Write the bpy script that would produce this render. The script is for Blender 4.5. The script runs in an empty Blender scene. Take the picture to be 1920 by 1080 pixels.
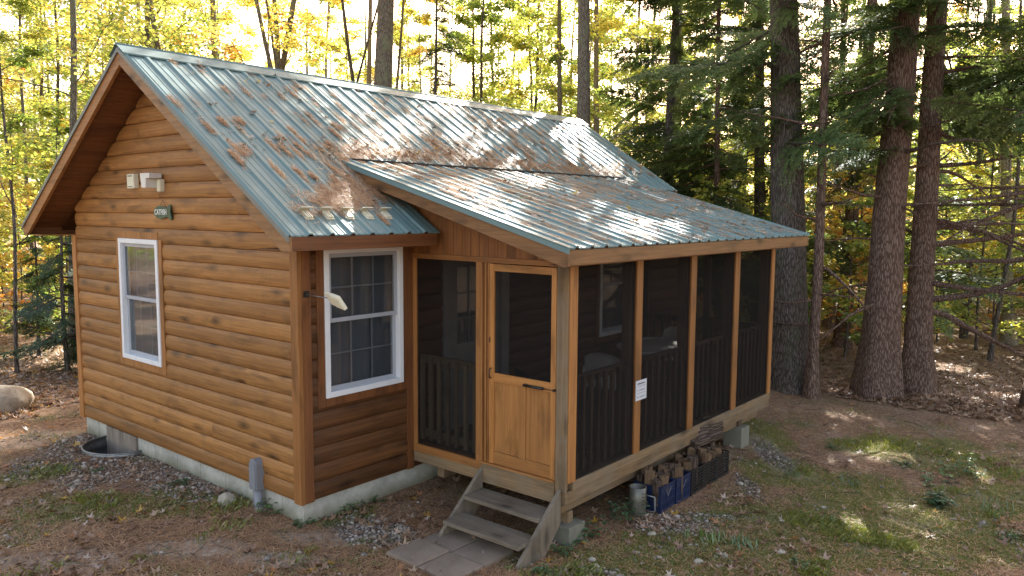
import bpy, math, random
import numpy as np
from mathutils import Vector, Matrix
R = math.radians
random.seed(7)
rng = np.random.default_rng(7)
scene = bpy.context.scene
col = scene.collection

# ------------------------------------------------------------ camera
C = np.array([-4.31, -6.126, 2.794]); FPX = 1462.4
_a, _b, _c = R(39.515), R(-5.634), R(0.361)
fw = np.array([math.cos(_b)*math.cos(_a), math.cos(_b)*math.sin(_a), math.sin(_b)])
_rt = np.array([math.sin(_a), -math.cos(_a), 0.0]); _up = np.cross(_rt, fw)
rt = _rt*math.cos(_c) + _up*math.sin(_c); up = -_rt*math.sin(_c) + _up*math.cos(_c)
cam_data = bpy.data.cameras.new("camera"); cam = bpy.data.objects.new("camera", cam_data)
col.objects.link(cam)
cam_data.sensor_width = 36; cam_data.lens = FPX/1920*36
cam_data.clip_start = 0.05; cam_data.clip_end = 1000
M = Matrix((tuple(rt)+(0,), tuple(up)+(0,), tuple(-fw)+(0,), (0, 0, 0, 1))).transposed()
M.translation = Vector(C)
cam.matrix_world = M
scene.camera = cam

# ------------------------------------------------------------ sky, sun, exposure
SUN_AZ, SUN_EL = 24.0, 32.0        # azimuth from +x towards +y
world = bpy.data.worlds.new("World"); scene.world = world; world.use_nodes = True
nt = world.node_tree
bg = nt.nodes["Background"]; sky = nt.nodes.new("ShaderNodeTexSky")
sky.sky_type = 'NISHITA'; sky.sun_disc = False
sky.sun_elevation = R(SUN_EL); sky.sun_rotation = R(90-SUN_AZ)
sky.air_density = 1.0; sky.dust_density = 2.5; sky.ozone_density = 1.0
wb = nt.nodes.new("ShaderNodeMix"); wb.data_type = 'RGBA'; wb.blend_type = 'MULTIPLY'; wb.inputs[0].default_value = 1.0
wb.inputs[7].default_value = (1.20, .94, .74, 1)      # sky light warmed by the yellow canopy
nt.links.new(sky.outputs[0], wb.inputs[6]); nt.links.new(wb.outputs[2], bg.inputs[0]); bg.inputs[1].default_value = 0.15
sl = bpy.data.lights.new("sun", 'SUN'); sl.energy = 4.5; sl.angle = R(0.5); sl.color = (1, .95, .85)
so = bpy.data.objects.new("sun", sl); col.objects.link(so)
sd = Vector((math.cos(R(SUN_EL))*math.cos(R(SUN_AZ)), math.cos(R(SUN_EL))*math.sin(R(SUN_AZ)), math.sin(R(SUN_EL))))
so.rotation_euler = sd.to_track_quat('Z', 'Y').to_euler(); so.location = (20, 15, 30)
scene.view_settings.view_transform = 'Standard'; scene.view_settings.look = 'None'
scene.view_settings.exposure = 2.08; scene.view_settings.gamma = 1.0
scene.cycles.max_bounces = 8; scene.cycles.transparent_max_bounces = 16

def ray(px, py): return fw + rt*(px-960)/FPX + up*(540-py)/FPX
def ground(px, py, z=-0.33):
    d = ray(px, py); return C + d*((z-C[2])/d[2])
def along(px, py, depth): return C + ray(px, py)*depth

# ------------------------------------------------------------ helpers
def tag(o, label=None, cat=None, group=None, kind=None):
    if label: o["label"] = label
    if cat: o["category"] = cat
    if group: o["group"] = group
    if kind: o["kind"] = kind
    return o
def empty(name, loc=(0, 0, 0), rz=0, label=None, cat=None, group=None):
    o = bpy.data.objects.new(name, None); col.objects.link(o)
    o.location = loc; o.rotation_euler = (0, 0, rz); o.empty_display_size = .1
    return tag(o, label, cat, group)
def npmesh(name, V, F, mat, parent=None, tint=None, smooth=False, attrs=None):
    V = np.asarray(V, dtype=np.float32).reshape(-1, 3); F = np.asarray(F, dtype=np.int32)
    k = F.shape[1]; n = len(F)
    me = bpy.data.meshes.new(name)
    me.vertices.add(len(V)); me.vertices.foreach_set("co", V.ravel())
    me.loops.add(n*k); me.loops.foreach_set("vertex_index", F.ravel())
    me.polygons.add(n); me.polygons.foreach_set("loop_start", np.arange(0, n*k, k, dtype=np.int32))
    if smooth: me.polygons.foreach_set("use_smooth", np.ones(n, dtype=bool))
    me.update(calc_edges=True)
    for an, av in (attrs or {}).items():
        a = me.attributes.new(an, 'FLOAT', 'POINT'); a.data.foreach_set("value", np.asarray(av, dtype=np.float32))
    if tint is not None:
        a = me.attributes.new("tint", 'FLOAT', 'POINT'); a.data.foreach_set("value", np.asarray(tint, dtype=np.float32))
    if mat: me.materials.append(mat)
    o = bpy.data.objects.new(name, me); col.objects.link(o); o.parent = parent
    return o
class MB:
    def __init__(s): s.v = []; s.f = []; s.sm = []
    def add(s, vs, fs, smooth=False):
        b = len(s.v); s.v += [tuple(map(float, v)) for v in vs]
        s.f += [tuple(b+i for i in f) for f in fs]; s.sm += [smooth]*len(fs); return s
    def box(s, x0, x1, y0, y1, z0, z1):
        vs = [(x, y, z) for x in (x0, x1) for y in (y0, y1) for z in (z0, z1)]
        return s.add(vs, [(0, 1, 3, 2), (4, 6, 7, 5), (0, 4, 5, 1), (2, 3, 7, 6), (0, 2, 6, 4), (1, 5, 7, 3)])
    def obox(s, o, ax, ay, az):       # box centred at o with half axes
        o, ax, ay, az = map(lambda q: np.array(q, float), (o, ax, ay, az))
        vs = [o+i*ax+j*ay+k*az for i in (-1, 1) for j in (-1, 1) for k in (-1, 1)]
        return s.add(vs, [(0, 1, 3, 2), (4, 6, 7, 5), (0, 4, 5, 1), (2, 3, 7, 6), (0, 2, 6, 4), (1, 5, 7, 3)])
    def prism(s, poly, axis, a0, a1):
        n = len(poly); vs = []
        for a in (a0, a1):
            for (p, q) in poly:
                vs.append({'x': (a, p, q), 'y': (p, a, q), 'z': (p, q, a)}[axis])
        fs = [tuple(range(n))[::-1], tuple(range(n, 2*n))]
        fs += [(i, (i+1) % n, n+(i+1) % n, n+i) for i in range(n)]
        return s.add(vs, fs)
    def tube(s, pts, radii, n=8, cap=True, smooth=True, rough=0.0):
        pts = [np.array(p, float) for p in pts]; base = len(s.v); vs = []; fs = []
        t = pts[1]-pts[0]; t = t/np.linalg.norm(t)
        a = np.array([0, 0, 1.]) if abs(t[2]) < .9 else np.array([1., 0, 0])
        u = np.cross(t, a); u /= np.linalg.norm(u)
        for i, p in enumerate(pts):
            q = pts[min(i+1, len(pts)-1)]-pts[max(i-1, 0)]; t = q/np.linalg.norm(q)
            u = u-t*(u@t); u /= np.linalg.norm(u); w = np.cross(t, u)
            for k in range(n):
                th = 2*math.pi*k/n; r = radii[i]*(1+rough*random.uniform(-1, 1))
                vs.append(p+(u*math.cos(th)+w*math.sin(th))*r)
        for i in range(len(pts)-1):
            for k in range(n):
                fs.append((i*n+k, i*n+(k+1) % n, (i+1)*n+(k+1) % n, (i+1)*n+k))
        if cap: fs += [tuple(range(n))[::-1], tuple((len(pts)-1)*n+k for k in range(n))]
        s.add(vs, fs, smooth); return s
    def lathe(s, prof, cx=0, cy=0, n=24, cap=True):
        vs = []; fs = []
        for r, z in prof:
            for k in range(n): vs.append((cx+r*math.cos(2*math.pi*k/n), cy+r*math.sin(2*math.pi*k/n), z))
        for i in range(len(prof)-1):
            for k in range(n): fs.append((i*n+k, i*n+(k+1) % n, (i+1)*n+(k+1) % n, (i+1)*n+k))
        if cap: fs += [tuple(range(n))[::-1], tuple((len(prof)-1)*n+k for k in range(n))]
        return s.add(vs, fs, True)
    def build(s, name, mat, parent=None, bevel=0, **kw):
        me = bpy.data.meshes.new(name); me.from_pydata(s.v, [], s.f); me.update()
        me.polygons.foreach_set("use_smooth", s.sm)
        if mat: me.materials.append(mat)
        o = bpy.data.objects.new(name, me); col.objects.link(o); o.parent = parent
        if bevel:
            m = o.modifiers.new("bevel", 'BEVEL'); m.width = bevel; m.segments = 2; m.limit_method = 'ANGLE'
        if kw: tag(o, **kw)
        return o
def copy_tree(o, parent=None):
    c = o.copy(); col.objects.link(c); c.parent = parent
    for ch in list(o.children): copy_tree(ch, c)
    return c

# ------------------------------------------------------------ materials
class NT:
    def __init__(s, name):
        s.m = bpy.data.materials.new(name); s.m.use_nodes = True; s.t = s.m.node_tree
        s.t.nodes.clear(); s.out = s.n("OutputMaterial")
    def n(s, t, **kw):
        nd = s.t.nodes.new("ShaderNode"+t)
        for k, v in kw.items():
            if k.startswith("i_"):
                key = k[2:]
                nd.inputs[int(key) if key.isdigit() else key.replace("_", " ")].default_value = v
            else: setattr(nd, k, v)
        return nd
    def l(s, a, b): s.t.links.new(a, b)
    def coord(s, scale=(1, 1, 1), src="Object", loc=(0, 0, 0)):
        tc = s.n("TexCoord"); mp = s.n("Mapping"); mp.inputs["Scale"].default_value = scale
        mp.inputs["Location"].default_value = loc
        s.l(tc.outputs[src], mp.inputs[0]); return mp.outputs[0]
    def noise(s, vec, scale, detail=4, rough=.55, dist=0):
        nd = s.n("TexNoise"); nd.inputs["Scale"].default_value = scale; nd.inputs["Detail"].default_value = detail
        nd.inputs["Roughness"].default_value = rough; nd.inputs["Distortion"].default_value = dist
        s.l(vec, nd.inputs["Vector"]); return nd.outputs["Fac"]
    def ramp(s, fac, stops):
        nd = s.n("ValToRGB"); e = nd.color_ramp.elements
        while len(e) < len(stops): e.new(.5)
        for i, (p, c) in enumerate(stops):
            e[i].position = p; e[i].color = (*c, 1) if len(c) == 3 else c
        s.l(fac, nd.inputs[0]); return nd.outputs[0]
    def mix(s, fac, a, b, mode='MIX'):
        nd = s.n("Mix", data_type='RGBA', blend_type=mode)
        for sock, v in ((nd.inputs[0], fac), (nd.inputs[6], a), (nd.inputs[7], b)):
            if hasattr(v, "links"): s.l(v, sock)
            elif isinstance(v, (int, float)): sock.default_value = v
            else: sock.default_value = (*v, 1)
        return nd.outputs[2]
    def math(s, op, a, b=None, c=None):
        nd = s.n("Math", operation=op)
        for i, v in enumerate((a, b, c)):
            if v is None: continue
            if hasattr(v, "links"): s.l(v, nd.inputs[i])
            else: nd.inputs[i].default_value = v
        return nd.outputs[0]
    def bump(s, h, strength=.3, dist=.01, normal=None):
        nd = s.n("Bump"); nd.inputs["Strength"].default_value = strength; nd.inputs["Distance"].default_value = dist
        s.l(h, nd.inputs["Height"])
        if normal is not None: s.l(normal, nd.inputs["Normal"])
        return nd.outputs[0]
    def bsdf(s, color, rough=.6, normal=None, metal=0, spec=.5, **kw):
        nd = s.n("BsdfPrincipled")
        for sock, v in ((nd.inputs["Base Color"], color), (nd.inputs["Roughness"], rough)):
            if hasattr(v, "links"): s.l(v, sock)
            elif isinstance(v, (int, float)): sock.default_value = v
            else: sock.default_value = (*v, 1)
        nd.inputs["Metallic"].default_value = metal; nd.inputs["Specular IOR Level"].default_value = spec
        if normal is not None: s.l(normal, nd.inputs["Normal"])
        return nd
    def done(s, shader): s.l(shader, s.out.inputs[0]); return s.m

def rand_obj(N):
    return N.n("ObjectInfo").outputs["Random"]

def wood(name, axis, light, mid, dark, rough=.55, row=None, knots=True, spec=.35, weather=0.0):
    """Stained boards; grain runs along `axis`; row = course height for stacked log siding."""
    N = NT(name); lo, hi = .7, 22
    sc = tuple(lo if a == axis else hi for a in 'xyz')
    tc = N.n("TexCoord"); sep = N.n("SeparateXYZ"); N.l(tc.outputs["Object"], sep.inputs[0])
    ax = {'x': 0, 'y': 1, 'z': 2}[axis]
    if row:
        idx = N.math('FLOOR', N.math('DIVIDE', sep.outputs[2], row))
        wn = N.n("TexWhiteNoise", noise_dimensions='1D'); N.l(idx, wn.inputs["W"])
        brk = N.math('FLOOR', N.math('DIVIDE', N.math('ADD', sep.outputs[ax], N.math('MULTIPLY', wn.outputs[0], 17.0)), 8.3))
        w2 = N.n("TexWhiteNoise", noise_dimensions='2D'); cb = N.n("CombineXYZ"); N.l(idx, cb.inputs[0]); N.l(brk, cb.inputs[1])
        N.l(cb.outputs[0], w2.inputs["Vector"]); rnd = w2.outputs[0]
        cell = cb.outputs[0]
    else:
        rnd = rand_obj(N); cb = N.n("CombineXYZ"); N.l(rnd, cb.inputs[0]); N.l(rnd, cb.inputs[1]); cell = cb.outputs[0]
    off = N.n("VectorMath", operation='MULTIPLY_ADD'); N.l(cell, off.inputs[0]); off.inputs[1].default_value = (3.7, 9.1, 5.3)
    N.l(tc.outputs["Object"], off.inputs[2])
    mp = N.n("Mapping"); mp.inputs["Scale"].default_value = sc; N.l(off.outputs[0], mp.inputs[0])
    g1 = N.noise(mp.outputs[0], 1.6, 6, .65, .8)
    mpb = N.n("Mapping"); mpb.inputs["Scale"].default_value = tuple(1.1 if a == axis else 5.0 for a in 'xyz'); N.l(off.outputs[0], mpb.inputs[0])
    g2 = N.noise(mpb.outputs[0], 1.3, 4, .6, .4)
    c = N.ramp(g1, [(.25, dark), (.5, mid), (.75, light)])
    c = N.mix(N.ramp(g2, [(.52, (0, 0, 0)), (.68, (.7,)*3)]), c, tuple(x*.42 for x in mid))
    c = N.mix(1.0, c, N.ramp(rnd, [(0, (.74, .70, .66)), (.5, (.96, .95, .94)), (1, (1.16, 1.13, 1.08))]), 'MULTIPLY')
    h = g1
    if knots:
        mk = N.n("Mapping"); mk.inputs["Scale"].default_value = tuple(2.1 if a == axis else (5.2) for a in 'xyz'); N.l(off.outputs[0], mk.inputs[0])
        vo = N.n("TexVoronoi"); vo.inputs["Scale"].default_value = 1.0; N.l(mk.outputs[0], vo.inputs["Vector"])
        wob = N.math('ADD', vo.outputs["Distance"], N.math('MULTIPLY', g1, .10))
        sk = N.n("SeparateColor"); N.l(vo.outputs["Color"], sk.inputs[0])
        wob = N.math('ADD', wob, N.math('MULTIPLY', N.math('GREATER_THAN', sk.outputs[0], .66), .3))
        wob = N.math('ADD', wob, N.math('MULTIPLY', sk.outputs[1], .12))
        c = N.mix(N.ramp(wob, [(.16, (.95,)*3), (.26, (.5,)*3), (.42, (0, 0, 0))]), c, tuple(x*.2 for x in mid))
    if weather:
        gw = N.noise(N.coord((2, 2, 2)), 1.5, 5, .6)
        c = N.mix(N.ramp(gw, [(.35, (0, 0, 0)), (.6, (weather,)*3)]), c, (.20, .175, .14))
    # rain wash streaks, water marks
    st = N.noise(N.coord((9, 9, .5)), 1.0, 3, .6)
    c = N.mix(N.ramp(st, [(.45, (0, 0, 0)), (.8, (.28,)*3)]), c, tuple(x*.5+.03 for x in mid))
    nm = N.bump(h, .35, .004)
    return N.done(N.bsdf(c, rough, nm, spec=spec).outputs[0])

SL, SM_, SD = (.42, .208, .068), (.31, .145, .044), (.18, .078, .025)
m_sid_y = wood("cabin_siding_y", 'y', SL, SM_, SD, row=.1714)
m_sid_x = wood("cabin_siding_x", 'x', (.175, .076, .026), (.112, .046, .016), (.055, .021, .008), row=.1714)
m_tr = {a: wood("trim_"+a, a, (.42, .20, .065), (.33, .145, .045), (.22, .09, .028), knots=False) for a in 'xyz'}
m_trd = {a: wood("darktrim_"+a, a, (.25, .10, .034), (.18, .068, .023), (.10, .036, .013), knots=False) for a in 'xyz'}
m_fas = {a: wood("fascia_"+a, a, (.36, .20, .09), (.27, .14, .058), (.17, .085, .036), knots=True) for a in 'xyz'}
m_pt = {a: wood("treated_"+a, a, (.34, .235, .135), (.24, .158, .085), (.115, .072, .038), knots=True, weather=.45, rough=.8, spec=.2) for a in 'xyz'}
m_grey = {a: wood("weathered_"+a, a, (.30, .25, .20), (.21, .17, .13), (.11, .085, .065), knots=True, weather=.5, rough=.85, spec=.2) for a in 'xyz'}
m_door = {a: wood("door_"+a, a, (.50, .25, .085), (.40, .18, .055), (.28, .12, .036), knots=False, rough=.45) for a in 'xyz'}
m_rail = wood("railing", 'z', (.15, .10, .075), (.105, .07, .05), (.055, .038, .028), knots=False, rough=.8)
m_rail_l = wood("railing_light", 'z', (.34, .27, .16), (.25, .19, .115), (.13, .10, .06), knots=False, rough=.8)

def simple(name, c, rough=.5, metal=0, var=.12, scale=6, bump=.0, spec=.5):
    N = NT(name); v = N.coord()
    n1 = N.noise(v, scale, 5, .6)
    cc = N.ramp(n1, [(.3, tuple(x*(1-var) for x in c)), (.7, tuple(min(1, x*(1+var)) for x in c))])
    nm = N.bump(N.noise(v, scale*8, 3), bump, .003) if bump else None
    return N.done(N.bsdf(cc, rough, nm, metal, spec).outputs[0])
m_white = simple("white_vinyl", (.72, .74, .78), .4, var=.05)
m_cream = simple("cream_plastic", (.66, .62, .48), .45, var=.06)
m_plastic = simple("white_plastic", (.62, .60, .58), .4, var=.06)
m_green = simple("sign_green", (.018, .06, .035), .4)
m_letter = simple("white_paint", (.8, .82, .8), .5, var=.03)
m_black = simple("black_metal", (.012, .012, .013), .35)
m_pvc = simple("grey_pvc", (.20, .21, .24), .5, var=.08)
m_paper = simple("paper", (.52, .54, .60), .7, var=.05)
m_ink = simple("ink", (.06, .06, .07), .7)
m_galv = simple("galvanised", (.22, .225, .235), .42, metal=.8, var=.25, scale=9)
m_bluecr = simple("blue_plastic", (.008, .018, .062), .45, var=.15)
m_blackcr = simple("black_plastic", (.014, .013, .016), .45)
m_darkcloth = simple("dark_cloth", (.012, .016, .03), .9)
m_conc = None
def concrete(name, c=(.44, .43, .39), stains=True):
    N = NT(name); v = N.coord()
    n1 = N.noise(v, 2.2, 7, .65); n2 = N.noise(v, 14, 4, .6)
    cc = N.ramp(n1, [(.3, tuple(x*.68 for x in c)), (.55, c), (.8, tuple(x*1.2 for x in c))])
    cc = N.mix(N.ramp(n2, [(.52, (0,)*3), (.75, (.45,)*3)]), cc, (.20, .20, .16))
    sp = N.n("SeparateXYZ"); N.l(v, sp.inputs[0])
    if stains:   # soil splash near the ground with a ragged upper edge
        e = N.math('ADD', sp.outputs[2], N.math('MULTIPLY', n1, .16))
        cc = N.mix(N.ramp(N.math('ADD', N.math('MULTIPLY', e, 2.5), .75), [(.45, (.75,)*3), (.75, (0,)*3)]), cc, (.16, .15, .09))
    return N.done(N.bsdf(cc, .9, N.bump(n2, .4, .006), spec=.2).outputs[0])
m_conc = concrete("foundation_concrete")
m_block = concrete("block_concrete", (.19, .185, .15), False)
m_paver = concrete("paver_concrete", (.26, .20, .155), False)
m_osb = wood("weathered_sheathing", 'z', (.36, .31, .27), (.25, .21, .18), (.14, .11, .095), knots=False, weather=.3, rough=.9, spec=.1)

def roofmat(name, patch):
    N = NT(name); v = N.coord()
    n1 = N.noise(N.coord((5, .8, .8)), 1.2, 6, .65)
    base = N.ramp(n1, [(.25, (.105, .17, .17)), (.5, (.14, .22, .225)), (.8, (.19, .28, .285))])
    n2 = N.noise(v, 2.3, 8, .72)       # dull algae and dust film
    base = N.mix(N.ramp(n2, [(.46, (0,)*3), (.66, (.6,)*3)]), base, patch)
    n3 = N.noise(N.coord((26, 2.4, 2.4)), 1.0, 5, .7)
    base = N.mix(N.ramp(n3, [(.6, (0,)*3), (.8, (.35,)*3)]), base, (.26, .27, .24))
    n4 = N.noise(v, 60, 3, .7)
    base = N.mix(N.ramp(n4, [(.66, (0,)*3), (.72, (.6,)*3)]), base, (.13, .085, .055))
    rg = N.ramp(n2, [(.3, (.42,)*3), (.7, (.65,)*3)])
    nm = N.bump(N.noise(N.coord((3, 3, 3)), 1.5, 3), .12, .02)
    return N.done(N.bsdf(base, rg, nm, metal=.0, spec=.28).outputs[0])
m_roof = roofmat("painted_metal_roof", (.17, .22, .20))
m_roofb = simple("metal_roof_edge", (.16, .17, .16), .5, metal=.2)

def glassmat():
    N = NT("window_glass"); fr = N.n("Fresnel"); fr.inputs[0].default_value = 1.5
    tr = N.n("BsdfTransparent"); tr.inputs[0].default_value = (.86, .88, .89, 1)
    gl = N.n("BsdfGlossy"); gl.inputs["Roughness"].default_value = .03; gl.inputs[0].default_value = (.9, .9, .9, 1)
    mx = N.n("MixShader"); f2 = N.math('MINIMUM', N.math('MULTIPLY', fr.outputs[0], .38), 1.0)
    N.l(f2, mx.inputs[0]); N.l(tr.outputs[0], mx.inputs[1]); N.l(gl.outputs[0], mx.inputs[2])
    return N.done(mx.outputs[0])
m_glass = glassmat()
def screenmat():
    N = NT("insect_screen"); tr = N.n("BsdfTransparent"); tr.inputs[0].default_value = (.80, .80, .80, 1)
    df = N.n("BsdfDiffuse"); df.inputs[0].default_value = (.035, .032, .032, 1)
    mx = N.n("MixShader"); mx.inputs[0].default_value = .25
    N.l(tr.outputs[0], mx.inputs[1]); N.l(df.outputs[0], mx.inputs[2]); return N.done(mx.outputs[0])
m_screen = screenmat()
m_sash = simple('sash_behind_screen', (.36, .38, .43), .5, var=.05)
m_blind = simple("blind", (.12, .125, .145), .6, var=.04)
m_munt = simple("muntin", (.22, .23, .26), .5, var=.04)

def barkmat(name, a, b, lich=None, amt=.5, sc=1.0):
    N = NT(name); sc *= 1.9; v = N.coord((12*sc, 12*sc, 1.5*sc))
    rid = N.n("TexVoronoi", feature='DISTANCE_TO_EDGE'); rid.inputs["Scale"].default_value = 1.6
    wv = N.n("VectorMath", operation='ADD'); nz = N.n("TexNoise"); nz.inputs["Scale"].default_value = .7; nz.inputs["Detail"].default_value = 4
    N.l(v, nz.inputs["Vector"]); N.l(v, wv.inputs[0]); N.l(nz.outputs["Color"], wv.inputs[1]); N.l(wv.outputs[0], rid.inputs["Vector"])
    n1 = N.noise(v, 1.5, 6, .7)
    h = N.math('ADD', N.math('MINIMUM', N.math('MULTIPLY', rid.outputs["Distance"], 3.0), 1.0), N.math('MULTIPLY', n1, .7))
    c = N.ramp(h, [(.1, tuple(x*.45 for x in a)), (.6, a), (1.1, b)])
    if lich:
        n2 = N.noise(N.coord((2.2, 2.2, 1.1)), 1.6, 6, .65)
        c = N.mix(N.ramp(n2, [(.5, (0,)*3), (.62, (amt,)*3)]), c, lich)
    return N.done(N.bsdf(c, .9, N.bump(h, .7, .02), spec=.15).outputs[0])
m_bark_h = barkmat("hemlock_bark", (.105, .066, .052), (.23, .16, .13))
m_bark_d = barkmat("dark_bark", (.070, .058, .052), (.16, .135, .12), (.09, .10, .05), .4)
m_bark_m = barkmat("maple_bark", (.11, .092, .075), (.22, .19, .155), (.20, .22, .13), .55, 1.3)
m_bark_p = barkmat("pale_bark", (.20, .16, .12), (.34, .29, .23), (.24, .23, .12), .5, 1.4)
m_twig = simple("dead_twig", (.07, .052, .042), .9)

def leafmat(name, stops, trans=.5, gloss=.12):
    N = NT(name); at = N.n("Attribute"); at.attribute_name = "tint"
    r = rand_obj(N)
    f = N.math('ADD', at.outputs["Fac"], N.math('MULTIPLY', N.math('SUBTRACT', r, .5), .35))
    c = N.ramp(f, stops)
    df = N.n("BsdfDiffuse"); tl = N.n("BsdfTranslucent"); N.l(c, df.inputs[0])
    tc = N.mix(1.0, c, (1.25, 1.2, .8), 'MULTIPLY'); N.l(tc, tl.inputs[0])
    mx = N.n("MixShader"); mx.inputs[0].default_value = trans; N.l(df.outputs[0], mx.inputs[1]); N.l(tl.outputs[0], mx.inputs[2])
    gl = N.n("BsdfGlossy"); gl.inputs["Roughness"].default_value = .42; gl.inputs[0].default_value = (.9, .95, 1, 1)
    m2 = N.n("MixShader"); m2.inputs[0].default_value = gloss; N.l(mx.outputs[0], m2.inputs[1]); N.l(gl.outputs[0], m2.inputs[2])
    return N.done(m2.outputs[0])
m_leaf_y = leafmat("yellow_leaves", [(0, (.27, .34, .09)), (.3, (.52, .54, .15)), (.6, (.76, .63, .18)), (.85, (.78, .48, .17)), (1, (.60, .24, .08))], .6, .05)
m_leaf_g = leafmat("green_leaves", [(0, (.09, .15, .045)), (.4, (.22, .31, .08)), (.75, (.42, .48, .12)), (1, (.66, .56, .15))], .6, .05)
m_needle = leafmat("hemlock_needles", [(0, (.05, .075, .03)), (.6, (.11, .165, .06)), (1, (.20, .27, .10))], .4, .04)
m_fir = leafmat("fir_needles", [(0, (.02, .04, .02)), (1, (.06, .10, .04))], .3, .05)
m_litter = leafmat("fallen_leaves", [(0, (.12, .062, .036)), (.35, (.25, .15, .095)), (.6, (.40, .27, .18)), (.8, (.47, .38, .33)), (.92, (.42, .16, .04)), (1, (.55, .40, .04))], .15, .05)
m_pineneedle = leafmat("pine_needles", [(0, (.22, .105, .055)), (.5, (.42, .235, .125)), (1, (.60, .41, .25))], .15, .05)
m_grass = leafmat("grass", [(0, (.08, .105, .018)), (.5, (.16, .19, .035)), (.8, (.24, .25, .06)), (1, (.36, .32, .12))], .35, .04)
m_plant = leafmat("weed_leaves", [(0, (.05, .10, .04)), (.6, (.085, .165, .06)), (1, (.17, .25, .06))], .3, .08)
def stonemat(name, stops):
    N = NT(name); at = N.n("Attribute"); at.attribute_name = "tint"; c = N.ramp(at.outputs["Fac"], stops)
    n = N.noise(N.coord(), 40, 4); c = N.mix(.35, c, N.ramp(n, [(.3, (.10, .09, .08)), (.7, (.5, .47, .44))]))
    return N.done(N.bsdf(c, .8, N.bump(n, .3, .004), spec=.3).outputs[0])
m_pebble = stonemat("pebbles", [(0, (.09, .07, .055)), (.4, (.22, .165, .13)), (.75, (.34, .27, .22)), (1, (.52, .45, .40))])
def rockmat(name, a, b, dirt):
    N = NT(name); v = N.coord(); n1 = N.noise(v, 3.5, 8, .65); n2 = N.noise(v, 18, 5, .6)
    c = N.ramp(n1, [(.3, a), (.65, b)]); c = N.mix(N.ramp(n2, [(.5, (0,)*3), (.7, (.5,)*3)]), c, dirt)
    return N.done(N.bsdf(c, .85, N.bump(n2, .5, .015), spec=.25).outputs[0])
m_rock = rockmat("boulder_stone", (.22, .18, .14), (.42, .36, .29), (.14, .11, .08))
m_quartz = rockmat("pale_stone", (.24, .21, .16), (.52, .48, .41), (.14, .12, .07))
m_log = wood("firewood", 'z', (.22, .155, .10), (.145, .095, .06), (.08, .05, .03), knots=False, rough=.9, spec=.1)
m_log_bark = barkmat("firewood_bark", (.07, .05, .04), (.14, .10, .08))

# ------------------------------------------------------------ ground
W, L, D, XA, XE = 4.91, 7.67, 2.069, 1.407, 6.303
def vnoise(x, y, s, seed=0):
    """cheap smooth value noise"""
    x = np.asarray(x, float)/s; y = np.asarray(y, float)/s
    xi = np.floor(x); yi = np.floor(y); fx = x-xi; fy = y-yi
    fx = fx*fx*(3-2*fx); fy = fy*fy*(3-2*fy)
    def h(a, b):
        t = np.sin(a*127.1+b*311.7+seed*74.7)*43758.5453; return t-np.floor(t)
    return (h(xi, yi)*(1-fx)+h(xi+1, yi)*fx)*(1-fy)+(h(xi, yi+1)*(1-fx)+h(xi+1, yi+1)*fx)*fy
def sstep(a, b, x): t = np.clip((x-a)/(b-a), 0, 1); return t*t*(3-2*t)
WELL = (0.0, 3.80, .44, .47)       # centre x, centre y, radius out, half width
def gz(x, y, well=True):
    x = np.asarray(x, float); y = np.asarray(y, float)
    z = -0.19 - .15*sstep(.3, -1.6, y)*sstep(-2.5, .5, x) - .16*sstep(.2, 3.5, -x) - .13*sstep(4, 7, y)
    far = sstep(10.2, 15, x)*sstep(6, -2, y)
    z = z - .35*far
    z = z + .05*(vnoise(x, y, 1.7, 3)-.5) + .018*(vnoise(x, y, .31, 5)-.5)
    z = z + .5*(vnoise(x, y, 9, 8)-.5)*sstep(14, 30, np.hypot(x-2, y-1))
    near = np.abs(x) < .02
    return z
px_patch = []
def patch_mask(x, y, pts):
    m = np.zeros_like(x)
    for (px, py, rx, ry) in pts:
        g = ground(px, py, -.3); 
        # radii given in metres along right and depth directions
        fx, fy = fw[0], fw[1]; n = math.hypot(fx, fy); fx /= n; fy /= n
        dx = x-g[0]; dy = y-g[1]
        u = dx*fy-dy*fx; v = dx*fx+dy*fy
        m = np.maximum(m, 1-np.sqrt((u/rx)**2+(v/ry)**2))
    return m
GRASS = [(170, 965, .9, .45), (300, 965, 1.0, .45), (50, 900, .5, .5), (400, 960, .4, .2), (1250, 1040, 1.0, .55), (1430, 1030, 1.2, .6),
         (1120, 1040, .5, .5), (1650, 1040, 1.0, .5), (1880, 930, 1.0, .8), (1850, 880, .7, .5), (1430, 810, .5, .9), (1480, 880, .8, .6),
         (640, 975, .45, .4), (1600, 900, .8, .5), (1700, 830, 1.2, .7), (1300, 1075, 1.4, .3), (1560, 985, 1.3, .8), (1750, 1010, 1.3, .7), (1650, 940, 1.2, .7), (1400, 960, 1.0, .5), (1800, 860, .9, .6), (1350, 1070, 1.6, .4), (1250, 1000, .8, .25), (1750, 960, .8, .5)]
GRAVEL = [(220, 890, .75, .9), (330, 905, .6, .7), (150, 850, .6, 1.0), (400, 935, .5, .4), (90, 880, .6, .7), (1310, 960, .7, .15), (1400, 900, .12, .6), (1450, 850, .2, .8),
          (1220, 975, .3, .3), (1110, 1075, .45, .25), (700, 1000, .5, .4), (1290, 975, .5, .3)]
BARE = [(330, 1045, .7, .3), (120, 1060, .9, .25), (520, 1060, .6, .2), (690, 1005, .5, .25), (1440, 840, .25, 1.1), (60, 830, .8, .6), (600, 1020, .5, .2)]
def bare(x, y): return sstep(.0, .5, patch_mask(x, y, BARE)+((vnoise(x, y, .35, 15)-.5)*.9+(vnoise(x, y, .1, 16)-.5)*.5)*.5)
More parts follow.
